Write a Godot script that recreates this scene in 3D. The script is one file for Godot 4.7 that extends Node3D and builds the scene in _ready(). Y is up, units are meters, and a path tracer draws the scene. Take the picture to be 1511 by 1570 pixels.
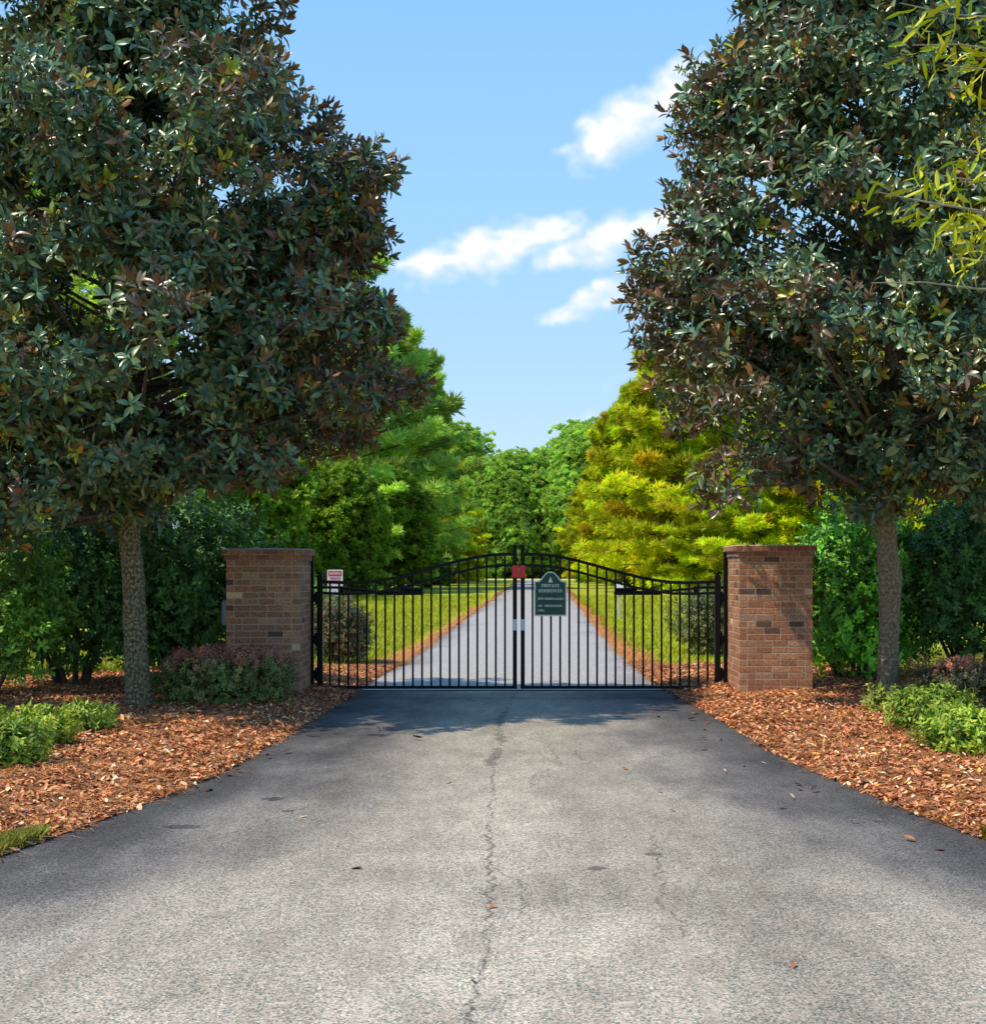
extends Node3D

class Soup:
	var v := PackedVector3Array()
	var n := PackedVector3Array()
	var c := PackedColorArray()
	var uv := PackedVector2Array()
	var uv2 := PackedVector2Array()
	var ix := PackedInt32Array()

	func poly(p: PackedVector3Array, out: Vector3, col := Color.WHITE) -> void:
		var nn := (p[2] - p[0]).cross(p[1] - p[0]).normalized()
		var rev := nn.dot(out) < 0.0
		if rev:
			nn = -nn
		var b := v.size()
		for q in p:
			v.append(q)
			n.append(nn)
			c.append(col)
			uv.append(Vector2(q.x, q.y))
		for i in range(1, p.size() - 1):
			ix.append(b)
			ix.append(b + (i + 1 if rev else i))
			ix.append(b + (i if rev else i + 1))

	# rows of points joined into a smooth sheet
	func grid(rows: Array, col := Color.WHITE, flip := false, cols = null) -> void:
		var rr := rows.size()
		var cc: int = rows[0].size()
		var b := v.size()
		var nn := PackedVector3Array()
		nn.resize(rr * cc)
		var flat := PackedVector3Array()
		for r in rows:
			flat.append_array(r)
		for i in rr - 1:
			for j in cc - 1:
				var a := i * cc + j
				var a1 := a + 1
				var d := a + cc
				var d1 := d + 1
				var fn := (flat[d1] - flat[a]).cross(flat[a1] - flat[d])
				if flip:
					fn = -fn
					ix.append_array(PackedInt32Array([b + a, b + d1, b + a1, b + a, b + d, b + d1]))
				else:
					ix.append_array(PackedInt32Array([b + a, b + a1, b + d1, b + a, b + d1, b + d]))
				nn[a] += fn
				nn[a1] += fn
				nn[d] += fn
				nn[d1] += fn
		if flat[0].distance_squared_to(flat[cc - 1]) < 1e-10:
			for i in rr:
				var s := nn[i * cc] + nn[i * cc + cc - 1]
				nn[i * cc] = s
				nn[i * cc + cc - 1] = s
		for i in rr:
			for j in cc:
				var k := i * cc + j
				v.append(flat[k])
				n.append(nn[k].normalized() if nn[k].length_squared() > 1e-20 else Vector3.UP)
				c.append(col if cols == null else cols[k])
				uv.append(Vector2(j / float(cc - 1), i / float(rr - 1)))

	func tube(path: PackedVector3Array, rad: PackedFloat32Array, sides := 8, col := Color.WHITE, rough := 0.0, seed_at := 0.0) -> void:
		var rows := []
		var x := Vector3.ZERO
		for i in path.size():
			var t := (path[mini(i + 1, path.size() - 1)] - path[maxi(i - 1, 0)]).normalized()
			if x == Vector3.ZERO:
				x = t.cross(Vector3(0.31, 0.17, 0.93) if absf(t.z) < 0.8 else Vector3(0.93, 0.17, 0.1)).normalized()
			x = (x - t * x.dot(t)).normalized()
			var y := t.cross(x)
			var row := PackedVector3Array()
			for j in sides + 1:
				var a := TAU * (j % sides) / sides
				var r := rad[i] * (1.0 + rough * sin(a * 2.0 + i * 1.7 + seed_at) * cos(i * 0.9 + a + seed_at * 2.0))
				row.append(path[i] + (x * cos(a) + y * sin(a)) * r)
			rows.append(row)
		grid(rows, col, true)

	func cbox(at: Vector3, s: Vector3, ch: float, col := Color.WHITE) -> void:
		var h := s * 0.5
		for ax in 3:
			var a1 := (ax + 1) % 3
			var a2 := (ax + 2) % 3
			for sg in [-1.0, 1.0]:
				var p := PackedVector3Array()
				for q in [[-1, -1], [1, -1], [1, 1], [-1, 1]]:
					var w := Vector3.ZERO
					w[ax] = sg * h[ax]
					w[a1] = q[0] * (h[a1] - ch)
					w[a2] = q[1] * (h[a2] - ch)
					p.append(at + w)
				var o := Vector3.ZERO
				o[ax] = sg
				poly(p, o, col)
			if ch <= 0.0:
				continue
			for s1 in [-1.0, 1.0]:
				for s2 in [-1.0, 1.0]:
					var p := PackedVector3Array()
					for q in [[-1, 0], [1, 0], [1, 1], [-1, 1]]:
						var w := Vector3.ZERO
						w[ax] = q[0] * (h[ax] - ch)
						w[a1] = s1 * (h[a1] - (ch if q[1] else 0.0))
						w[a2] = s2 * (h[a2] - (0.0 if q[1] else ch))
						p.append(at + w)
					var o := Vector3.ZERO
					o[a1] = s1
					o[a2] = s2
					poly(p, o, col)
		if ch > 0.0:
			for k in 8:
				var sx := 1.0 if k & 1 else -1.0
				var sy := 1.0 if k & 2 else -1.0
				var sz := 1.0 if k & 4 else -1.0
				poly(PackedVector3Array([at + Vector3(sx * h.x, sy * (h.y - ch), sz * (h.z - ch)), at + Vector3(sx * (h.x - ch), sy * h.y, sz * (h.z - ch)), at + Vector3(sx * (h.x - ch), sy * (h.y - ch), sz * h.z)]), Vector3(sx, sy, sz), col)

	# a flat outline in x and y given a thickness along z
	func plate(outline: PackedVector2Array, z0: float, z1: float, col := Color.WHITE) -> void:
		var t := Geometry2D.triangulate_polygon(outline)
		for k in range(0, t.size(), 3):
			for z in [z0, z1]:
				var p := PackedVector3Array()
				for q in 3:
					var w := outline[t[k + q]]
					p.append(Vector3(w.x, w.y, z))
				poly(p, Vector3(0, 0, 1.0 if z == z1 else -1.0), col)
		var mid := Vector2.ZERO
		for w in outline:
			mid += w / outline.size()
		for i in outline.size():
			var a := outline[i]
			var b := outline[(i + 1) % outline.size()]
			var m := (a + b) * 0.5 - mid
			var e := Vector2((b - a).y, -(b - a).x)
			if e.dot(m) < 0:
				e = -e
			poly(PackedVector3Array([Vector3(a.x, a.y, z0), Vector3(b.x, b.y, z0), Vector3(b.x, b.y, z1), Vector3(a.x, a.y, z1)]), Vector3(e.x, e.y, 0), col)

	# one leaf: along +z of xf, its upper face towards +y, underside a hair below
	func leaf(xf: Transform3D, length: float, width: float, curl: float, fold: float, top: Color, under: Color, thick := 0.0016, fine := true) -> void:
		var ts := [0.0, 0.22, 0.5, 0.78, 1.0] if fine else [0.0, 0.45, 1.0]
		var ws := [0.10, 0.78, 1.0, 0.72, 0.04] if fine else [0.08, 1.0, 0.05]
		for side in (2 if thick > 0.0 else 1):
			var rows := []
			for k in ts.size():
				var t: float = ts[k]
				var w: float = ws[k] * width * 0.5
				var y := -curl * t * t * length - side * thick
				rows.append(PackedVector3Array([xf * Vector3(-w, y + fold * w, t * length), xf * Vector3(0, y, t * length), xf * Vector3(w, y + fold * w, t * length)]))
			grid(rows, top if side == 0 else under, side == 0)

	func mesh() -> ArrayMesh:
		var arr := []
		arr.resize(Mesh.ARRAY_MAX)
		arr[Mesh.ARRAY_VERTEX] = v
		arr[Mesh.ARRAY_NORMAL] = n
		arr[Mesh.ARRAY_COLOR] = c
		arr[Mesh.ARRAY_TEX_UV] = uv
		if uv2.size() == v.size():
			arr[Mesh.ARRAY_TEX_UV2] = uv2
		arr[Mesh.ARRAY_INDEX] = ix
		var m := ArrayMesh.new()
		m.add_surface_from_arrays(Mesh.PRIMITIVE_TRIANGLES, arr)
		return m

var rng := RandomNumberGenerator.new()
var taken := {}
var noise := FastNoiseLite.new()
var fine_noise := FastNoiseLite.new()
var M := {}

func r(a: float, b: float) -> float:
	return rng.randf_range(a, b)

func numbered(called: String) -> String:
	var k: int = taken.get(called, 0)
	taken[called] = k + 1
	return called if k == 0 else "%s_%03d" % [called, k]

func tag(o: Node3D, label := "", category := "", group := "", kind := "") -> Node3D:
	if label: o.set_meta("label", label)
	if category: o.set_meta("category", category)
	if group: o.set_meta("group", group)
	if kind: o.set_meta("kind", kind)
	return o

func thing(called: String, at: Vector3, label: String, category: String, group := "") -> Node3D:
	var o := Node3D.new()
	o.name = numbered(called)
	add_child(o)
	o.position = at
	tag(o, label, category, group)
	return o

func part(called: String, m: Mesh, mat: Material, parent: Node = null, at := Transform3D(), kind := "") -> MeshInstance3D:
	var o := MeshInstance3D.new()
	o.mesh = m
	o.material_override = mat
	o.transform = at
	if parent == null:
		o.name = numbered(called)
		add_child(o)
	else:
		o.name = called
		parent.add_child(o, true)
	if kind: o.set_meta("kind", kind)
	return o

func scatter(called: String, m: Mesh, mat: Material, where: Array, tint: PackedColorArray, parent: Node = null) -> MultiMeshInstance3D:
	var mm := MultiMesh.new()
	mm.transform_format = MultiMesh.TRANSFORM_3D
	mm.use_colors = true
	mm.mesh = m
	mm.instance_count = where.size()
	for i in where.size():
		mm.set_instance_transform(i, where[i])
		mm.set_instance_color(i, tint[i])
	var o := MultiMeshInstance3D.new()
	o.multimesh = mm
	o.material_override = mat
	if parent == null:
		o.name = numbered(called)
		add_child(o)
	else:
		o.name = called
		parent.add_child(o, true)
	o.set_meta("kind", "stuff")
	return o

func toward(axis: Vector3, spin: float) -> Basis:
	var x := axis.cross(Vector3(0.33, 0.12, 0.94)).normalized()
	return Basis(x, axis, x.cross(axis)) * Basis(Vector3.UP, spin)

func rand_dir() -> Vector3:
	var z := r(-1, 1)
	var a := r(0, TAU)
	var s := sqrt(1.0 - z * z)
	return Vector3(s * cos(a), z, s * sin(a))

func lin(cr: float, cg: float, cb: float) -> Color:
	return Color(cr, cg, cb).linear_to_srgb()

func solid(col: Color, rough := 0.8, metal := 0.0) -> StandardMaterial3D:
	var m := StandardMaterial3D.new()
	m.albedo_color = col.linear_to_srgb()
	m.roughness = rough
	m.metallic = metal
	return m

func tinted(rough: float, through := 0.0, spec := 0.5) -> StandardMaterial3D:
	var m := solid(Color.WHITE, rough)
	m.vertex_color_use_as_albedo = true
	m.metallic_specular = spec
	if through > 0.0:
		m.backlight_enabled = true
		m.backlight = Color(through, through, through).linear_to_srgb()
	return m

func noise_tex(size: int, freq: float, kind: int, ramp: Array, seed_at := 1, octaves := 3, ret := -1, as_normal := 0.0) -> NoiseTexture2D:
	var f := FastNoiseLite.new()
	f.seed = seed_at
	f.noise_type = kind
	f.frequency = freq
	f.fractal_octaves = octaves
	if octaves <= 1:
		f.fractal_type = FastNoiseLite.FRACTAL_NONE
	if ret >= 0:
		f.cellular_return_type = ret
	var t := NoiseTexture2D.new()
	t.width = size
	t.height = size
	t.seamless = true
	t.noise = f
	if as_normal > 0.0:
		t.as_normal_map = true
		t.bump_strength = as_normal
	elif ramp.size():
		var g := Gradient.new()
		var offs := PackedFloat32Array()
		var cols := PackedColorArray()
		for q in ramp:
			offs.append(q[0])
			cols.append((q[1] as Color).linear_to_srgb())
		g.offsets = offs
		g.colors = cols
		t.color_ramp = g
	return t

# ------------------------------------------------------------------ sky
const SKY_GAIN := 1.0

func sky_at(elev: float) -> Color:
	var stops := [[0.0, Color8(210, 232, 246)], [4.0, Color8(196, 227, 249)], [9.0, Color8(175, 216, 251)], [15.0, Color8(159, 208, 251)], [23.0, Color8(140, 196, 250)], [40.0, Color8(120, 180, 245)], [90.0, Color8(112, 172, 240)]]
	for i in stops.size() - 1:
		if elev <= stops[i + 1][0]:
			return stops[i][1].lerp(stops[i + 1][1], clampf((elev - stops[i][0]) / (stops[i + 1][0] - stops[i][0]), 0, 1))
	return stops[-1][1]

func make_sky() -> ImageTexture:
	var w := 4096
	var h := 2048
	var img := Image.create(w, h, false, Image.FORMAT_RGB8)
	for y in h:
		img.fill_rect(Rect2i(0, y, w, 1), sky_at(maxf(0.0, 90.0 - 180.0 * (y + 0.5) / h)))
	# clouds: strings of puffs at (degrees east of the drive, degrees up), each with a half length, half height and tilt
	var puffs := []
	for q in [[[3.2, 17.6], [7.6, 19.9], 1.15, 9, 1.0], [[5.2, 19.2], [7.3, 20.5], 1.0, 4, 0.8], [[-4.4, 12.7], [1.8, 14.1], 1.0, 10, 1.0], [[-2.6, 13.1], [0.6, 13.4], 0.95, 5, 0.9], [[1.3, 13.3], [6.8, 14.6], 0.95, 11, 0.95], [[1.4, 10.7], [5.6, 11.9], 0.62, 9, 0.8], [[2.6, 6.2], [3.6, 6.5], 0.3, 3, 0.28], [[3.4, 7.6], [4.2, 7.8], 0.3, 3, 0.2]]:
		for k in q[3]:
			var t: float = k / float(q[3] - 1)
			puffs.append([lerpf(q[0][0], q[1][0], t) + r(-0.3, 0.3), lerpf(q[0][1], q[1][1], t) + r(-0.22, 0.22), q[2] * r(1.1, 1.7), q[2] * r(0.55, 0.95) * (0.55 + 0.9 * sin(PI * clampf(t * 0.85 + 0.1, 0, 1))), q[4]])
	var f := FastNoiseLite.new()
	f.seed = 5
	f.frequency = 0.42
	f.fractal_octaves = 5
	var x0 := w / 2 - 110
	var x1 := w / 2 + 150
	var y0 := int((90.0 - 24.5) / 180.0 * h)
	var y1 := int((90.0 - 5.0) / 180.0 * h)
	for y in range(y0, y1):
		for x in range(x0, x1):
			var az := (x + 0.5 - w / 2.0) * 360.0 / w
			var el := 90.0 - 180.0 * (y + 0.5) / h
			var wob := f.get_noise_2d(az * 1.3 + 40.0, el * 2.2)
			var wob2 := f.get_noise_2d(az * 1.6, el * 2.6 + 90.0)
			var d := 0.0
			for p in puffs:
				var dx: float = az - p[0]
				if absf(dx) > 3.4:
					continue
				var dy: float = el - p[1] - dx * 0.3
				dx += wob * 0.8
				dy += wob2 * 0.4
				dy *= 1.2 if dy > 0.0 else 0.72
				var k: float = 1.0 - sqrt(dx * dx / (p[2] * p[2]) + dy * dy / (p[3] * p[3]))
				if k > 0.0:
					d = maxf(d, minf(k * 1.35, 1.0) * p[4]) + 0.05 * k
			d = clampf(d * (0.95 + wob * 0.45), 0.0, 1.0)
			if d > 0.004:
				d = pow(d, 1.25)
				img.set_pixel(x, y, img.get_pixel(x, y).lerp(Color8(250, 250, 252), d * 0.95))
	# the panorama's first column looks down the drive; the same clouds drift round the rest of the sky
	var src := img.duplicate()
	var hh := y1 - y0
	img.blit_rect(src, Rect2i(w / 2, y0, x1 - w / 2, hh), Vector2i(0, y0))
	img.blit_rect(src, Rect2i(x0, y0, w / 2 - x0, hh), Vector2i(w + x0 - w / 2, y0))
	for k in [-1500, -900, 760, 1400]:
		img.blit_rect(src, Rect2i(x0, y0, x1 - x0, hh), Vector2i(x0 + k, y0))
	return ImageTexture.create_from_image(img)

# ------------------------------------------------------------------ ground shapes
var edge_l := [[-2.0, -9.0], [2.0, -6.4], [5.0, -4.3], [7.0, -3.25], [7.85, -3.0], [10.4, -2.54], [13.0, -2.34], [15.6, -2.24], [19.5, -2.16], [30.0, -1.95], [60.0, -1.4], [105.0, -0.6], [170.0, 0.6]]
var edge_r := [[-2.0, 9.0], [2.0, 6.4], [5.0, 4.2], [7.0, 3.25], [8.3, 2.9], [9.6, 2.6], [12.3, 2.33], [15.6, 2.2], [18.8, 1.98], [30.0, 2.02], [60.0, 2.6], [105.0, 3.5], [170.0, 4.8]]

func along(tab: Array, d: float) -> float:
	for i in tab.size() - 1:
		if d <= tab[i + 1][0]:
			var t: float = clampf((d - tab[i][0]) / (tab[i + 1][0] - tab[i][0]), 0, 1)
			return lerpf(tab[i][1], tab[i + 1][1], t)
	return tab[-1][1]

func edge(side: float, d: float) -> float:
	var s := 0.0
	for k in [-0.5, -0.25, 0.0, 0.25, 0.5]:
		s += along(edge_l if side < 0 else edge_r, d + k * minf(3.0, d * 0.2))
	return s / 5.0 + noise.get_noise_2d(d * 9.0, side * 50.0) * 0.09

func bed_width(d: float) -> float:
	if d < 18.8: return 5.2
	if d < 23.5: return lerpf(5.2, 0.35, smoothstep(18.8, 22.6, d))
	return 0.32 + noise.get_noise_2d(d * 5.0, 7.0) * 0.25

# height of the mulch, s metres outwards from the asphalt edge
func bed_height(side: float, s: float, d: float) -> float:
	if s <= 0.0:
		return 0.006
	var wide := minf(1.0, bed_width(d) / 2.0)
	var hgt := (0.085 if side < 0 else 0.13) * wide
	var y := 0.012 + hgt * (1.0 - exp(-s / 0.45))
	y += (noise.get_noise_2d(s * 22.0 + side * 300.0, d * 22.0) * 0.05 + fine_noise.get_noise_2d(s * 60.0, d * 60.0 + side * 90.0) * 0.025) * minf(1.0, s * 3.0) * wide
	return y

func ground_at(x: float, d: float) -> float:
	var side := signf(x)
	var s := side * (x - edge(side, d))
	return bed_height(side, s, d) if s < bed_width(d) else -0.02

func build_ground() -> void:
	var st := Soup.new()
	var rows := []
	for z in [40.0, 5.0, -10.0, -20.0, -40.0, -80.0, -160.0, -400.0, -900.0]:
		var row := PackedVector3Array()
		for x in [-700.0, -120.0, -30.0, -8.0, 0.0, 8.0, 30.0, 120.0, 700.0]:
			row.append(Vector3(x, -0.03, z))
		rows.append(row)
	st.grid(rows)
	var g := StandardMaterial3D.new()
	g.roughness = 0.95
	g.albedo_texture = noise_tex(1024, 0.03, FastNoiseLite.TYPE_SIMPLEX_SMOOTH, [[0.0, Color(0.21, 0.26, 0.008)], [0.45, Color(0.30, 0.34, 0.010)], [0.7, Color(0.36, 0.38, 0.012)], [1.0, Color(0.38, 0.34, 0.03)]], 11, 5)
	g.uv1_triplanar = true
	g.uv1_world_triplanar = true
	g.uv1_scale = Vector3.ONE * 0.11
	part("lawn", st.mesh(), g, null, Transform3D(), "structure")

	# asphalt: aggregate in the material, cracks, stains, tracks and darker bluish edges in a second map
	var agg := noise_tex(1024, 0.15, FastNoiseLite.TYPE_CELLULAR, [[0.0, Color(0.132, 0.192, 0.185)], [0.3, Color(0.386, 0.350, 0.319)], [0.55, Color(0.476, 0.431, 0.382)], [0.8, Color(0.579, 0.522, 0.466)], [1.0, Color(0.800, 0.717, 0.637)]], 3, 1, FastNoiseLite.RETURN_CELL_VALUE)
	var agg_h := noise_tex(1024, 0.15, FastNoiseLite.TYPE_CELLULAR, [], 3, 1, FastNoiseLite.RETURN_DISTANCE)
	var a := StandardMaterial3D.new()
	a.albedo_texture = agg
	a.roughness = 0.93
	a.metallic_specular = 0.3
	a.heightmap_enabled = true
	a.heightmap_flip_texture = true
	a.heightmap_scale = 0.14
	a.heightmap_texture = agg_h
	a.uv1_scale = Vector3(0.75, 0.75, 1)
	var lane := a.duplicate()
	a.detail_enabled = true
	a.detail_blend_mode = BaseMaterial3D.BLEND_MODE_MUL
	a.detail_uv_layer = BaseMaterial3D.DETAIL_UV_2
	a.detail_albedo = drive_surface_map()
	st = Soup.new()
	rows = []
	var d := -2.0
	while d < 18.31:
		var row := PackedVector3Array()
		var xl := edge(-1, d) - 0.06
		var xr := edge(1, d) + 0.06
		for k in 13:
			var t := k / 12.0
			row.append(Vector3(lerpf(xl, xr, t), 0.0 + noise.get_noise_2d(t * 120.0, d * 12.0) * 0.006, -d))
		rows.append(row)
		d += 0.5 if d < 17.9 else 0.4
	st.grid(rows)
	for q in st.v.size():
		var p := st.v[q]
		st.uv[q] = Vector2(p.x, p.z)
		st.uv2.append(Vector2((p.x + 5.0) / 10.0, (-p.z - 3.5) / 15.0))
	a.texture_repeat = true
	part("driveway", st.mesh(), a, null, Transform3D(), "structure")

	lane.vertex_color_use_as_albedo = true
	lane.albedo_color = lin(0.80, 0.82, 0.88)
	st = Soup.new()
	rows = []
	var cols := PackedColorArray()
	d = 18.2
	while d < 152.0:
		var row := PackedVector3Array()
		var xl := edge(-1, d) - 0.06
		var xr := edge(1, d) + 0.06
		for k in 13:
			var t := k / 12.0
			row.append(Vector3(lerpf(xl, xr, t), -0.004 + noise.get_noise_2d(t * 90.0, d * 5.0) * 0.006, -d))
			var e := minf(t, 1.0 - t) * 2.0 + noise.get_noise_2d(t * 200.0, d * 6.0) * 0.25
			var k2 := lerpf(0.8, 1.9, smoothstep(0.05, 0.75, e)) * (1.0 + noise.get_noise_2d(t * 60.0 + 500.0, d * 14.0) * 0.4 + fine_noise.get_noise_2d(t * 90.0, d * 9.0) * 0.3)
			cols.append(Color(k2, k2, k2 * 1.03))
		rows.append(row)
		d += 0.6 if d < 40 else 3.0
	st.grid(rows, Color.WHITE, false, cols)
	for q in st.v.size():
		st.uv[q] = Vector2(st.v[q].x, st.v[q].z)
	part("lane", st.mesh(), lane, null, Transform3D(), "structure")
	# pale cross road at the end of the lane
	st = Soup.new()
	st.grid([PackedVector3Array([Vector3(-60, 0.0, -158.0), Vector3(60, 0.0, -158.0)]), PackedVector3Array([Vector3(-60, 0.0, -151.9), Vector3(60, 0.0, -151.9)])], Color.WHITE, true)
	part("cross_road", st.mesh(), solid(Color(0.62, 0.60, 0.57), 0.9), null, Transform3D(), "structure")

	# mulch beds
	var straw := StandardMaterial3D.new()
	straw.roughness = 0.95
	straw.albedo_texture = noise_tex(1024, 0.06, FastNoiseLite.TYPE_SIMPLEX, [[0.0, Color(0.109, 0.043, 0.017)], [0.4, Color(0.312, 0.118, 0.037)], [0.65, Color(0.515, 0.203, 0.065)], [1.0, Color(0.780, 0.406, 0.173)]], 21, 4)
	straw.uv1_triplanar = true
	straw.uv1_world_triplanar = true
	straw.uv1_scale = Vector3.ONE * 0.9
	straw.heightmap_enabled = true
	straw.heightmap_scale = 2.0
	straw.heightmap_texture = noise_tex(1024, 0.06, FastNoiseLite.TYPE_SIMPLEX, [], 21, 4)
	for side in [-1.0, 1.0]:
		st = Soup.new()
		rows = []
		d = 7.4
		while d < 151.0:
			var row := PackedVector3Array()
			var e := edge(side, d)
			var w := bed_width(d)
			for k in 30:
				var s := w * pow(k / 29.0, 1.6) - 0.05
				row.append(Vector3(e + side * s, bed_height(side, s, d) if k < 29 else -0.04, -d))
			rows.append(row)
			d += 0.12 if d < 19.0 else 0.3 if d < 26.0 else 4.0
		st.grid(rows, Color.WHITE, side < 0)
		var bed := part("mulch_bed", st.mesh(), straw, null, Transform3D(), "structure")
		litter(bed, side)

func drive_surface_map() -> ImageTexture:
	var w := 1024
	var h := 1536
	var px := PackedByteArray()
	px.resize(w * h * 3)
	var f := FastNoiseLite.new()
	f.seed = 77
	f.frequency = 0.8
	f.fractal_octaves = 4
	var k := 0
	for y in h:
		var d := 3.5 + 15.0 * (y + 0.5) / h
		var el := edge(-1, d)
		var er := edge(1, d)
		for x in w:
			var xx := -5.0 + 10.0 * (x + 0.5) / w
			var n1 := f.get_noise_2d(xx, d * 0.6)
			var n2 := f.get_noise_2d(xx * 3.1 + 60.0, d * 1.7)
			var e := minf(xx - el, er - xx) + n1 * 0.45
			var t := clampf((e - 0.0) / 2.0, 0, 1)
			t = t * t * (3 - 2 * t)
			var v := lerpf(0.22, 0.93, t) * (1.0 + n1 * 0.2 + n2 * 0.22)  # darker towards both edges, paler in the middle
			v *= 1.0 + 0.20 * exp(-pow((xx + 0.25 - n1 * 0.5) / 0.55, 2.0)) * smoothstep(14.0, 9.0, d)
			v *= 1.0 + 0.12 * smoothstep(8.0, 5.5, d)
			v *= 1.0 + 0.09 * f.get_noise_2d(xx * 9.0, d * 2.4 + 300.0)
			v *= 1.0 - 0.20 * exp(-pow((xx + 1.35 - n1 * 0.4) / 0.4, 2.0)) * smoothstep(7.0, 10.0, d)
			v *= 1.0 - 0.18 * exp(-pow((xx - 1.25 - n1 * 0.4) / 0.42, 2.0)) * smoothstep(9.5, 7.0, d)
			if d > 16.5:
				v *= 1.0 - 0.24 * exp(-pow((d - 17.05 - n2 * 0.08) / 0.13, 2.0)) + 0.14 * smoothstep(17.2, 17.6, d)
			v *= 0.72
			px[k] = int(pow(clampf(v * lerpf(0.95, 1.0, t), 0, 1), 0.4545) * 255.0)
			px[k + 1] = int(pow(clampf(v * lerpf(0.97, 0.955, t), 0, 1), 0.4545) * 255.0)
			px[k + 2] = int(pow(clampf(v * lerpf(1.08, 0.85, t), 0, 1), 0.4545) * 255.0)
			k += 3
	var img := Image.create_from_data(w, h, false, Image.FORMAT_RGB8, px)
	var cracks := [
		[[-0.04, 18.4], [-0.04, 17.78], [-0.21, 14.58], [-0.17, 12.72], [-0.23, 11.66], [-0.19, 10.43], [-0.19, 8.85], [-0.15, 7.51], [-0.15, 6.59], [-0.15, 5.77], [-0.2, 4.6]],
		[[-1.1, 17.78], [-1.14, 16.67], [-1.18, 15.56]], [[0.82, 8.42], [0.81, 7.68], [0.77, 7.28], [0.72, 6.71], [0.8, 6.1]], [[1.83, 16.29], [1.82, 14.89], [1.6, 13.6]],
		[[-0.15, 7.51], [0.02, 7.1], [0.05, 6.3]], [[-0.2, 12.4], [0.2, 12.0], [0.5, 12.1]], [[0.2, 12.0], [0.35, 11.3], [0.1, 10.8]], [[0.05, 13.2], [0.3, 12.7], [0.35, 11.3]], [[0.5, 12.1], [0.62, 11.5], [0.35, 11.3]], [[-0.2, 11.2], [0.1, 10.8], [0.1, 10.2]], [[0.3, 12.7], [0.6, 12.75], [0.5, 12.1]], [[-1.5, 9.4], [-1.75, 8.6], [-2.1, 8.1]]]
	for ci in cracks.size():
		var c: Array = cracks[ci]
		for i in c.size() - 1:
			var p := Vector2(c[i][0], c[i][1])
			var q := Vector2(c[i + 1][0], c[i + 1][1])
			var steps := int(p.distance_to(q) * 140.0)
			for s in steps:
				var u := p.lerp(q, s / float(steps))
				u.x += f.get_noise_2d(u.y * 6.0, ci * 31.0) * 0.06
				u.y += f.get_noise_2d(u.x * 6.0, ci * 31.0 + 9.0) * 0.05
				var xx := int((u.x + 5.0) / 10.0 * w)
				var yy := int((u.y - 3.5) / 15.0 * h)
				var wide := 2 if ci == 0 and f.get_noise_2d(u.y * 2.0, 400.0) > -0.1 else 1
				if ci == 0 and u.y > 11.3 and u.y < 15.5 and f.get_noise_2d(u.y * 1.2, 90.0) > -0.12:
					wide = 9
				for j in wide:
					var at := Vector2i(clampi(xx + j - wide / 2, 0, w - 1), clampi(yy, 0, h - 1))
					var dark := 0.78 if wide < 5 else 0.85
					var was := img.get_pixelv(at)
					var low := was * dark
					if was.r > 0.33:
						img.set_pixelv(at, Color(low.r, low.g, low.b))
	for m in [[-2.18, 8.67, 0.13, 0.07], [-1.79, 9.71, 0.09, 0.06], [0.43, 7.48, 0.06, 0.05], [-1.6, 9.24, 0.05, 0.04], [0.78, 7.85, 0.05, 0.04], [0.2, 11.9, 0.0, 0.0]]:
		for y in h:
			var dd: float = 3.5 + 15.0 * y / h - m[1]
			if absf(dd) > 0.15 or m[2] == 0.0:
				continue
			for x in w:
				var dx: float = -5.0 + 10.0 * x / w - m[0]
				if absf(dx) < m[2] * 1.3 and pow(dx / m[2], 2.0) + pow(dd / m[3], 2.0) < 1.0 + f.get_noise_2d(dx * 20.0, dd * 20.0):
					var was := img.get_pixel(x, y)
					img.set_pixel(x, y, Color(was.r * 0.72, was.g * 0.72, was.b * 0.74))
	return ImageTexture.create_from_image(img)

func dead_leaf_mesh(k: int) -> ArrayMesh:
	var st := Soup.new()
	st.leaf(Transform3D(Basis(), Vector3(0, 0.008, -0.07)), r(0.13, 0.17), r(0.055, 0.075), [0.25, -0.22, 0.4, -0.35][k], [0.5, 0.35, -0.3, 0.8][k], Color(1, 1, 1), Color(0.72, 0.66, 0.6), 0.0016)
	return st.mesh()

var litter_meshes := []
var litter_cols := [Color(0.732, 0.284, 0.124), Color(0.850, 0.374, 0.165), Color(0.586, 0.210, 0.083), Color(0.900, 0.510, 0.261), Color(0.380, 0.134, 0.062), Color(0.900, 0.720, 0.440), Color(0.761, 0.360, 0.069), Color(0.175, 0.074, 0.041)]

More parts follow.
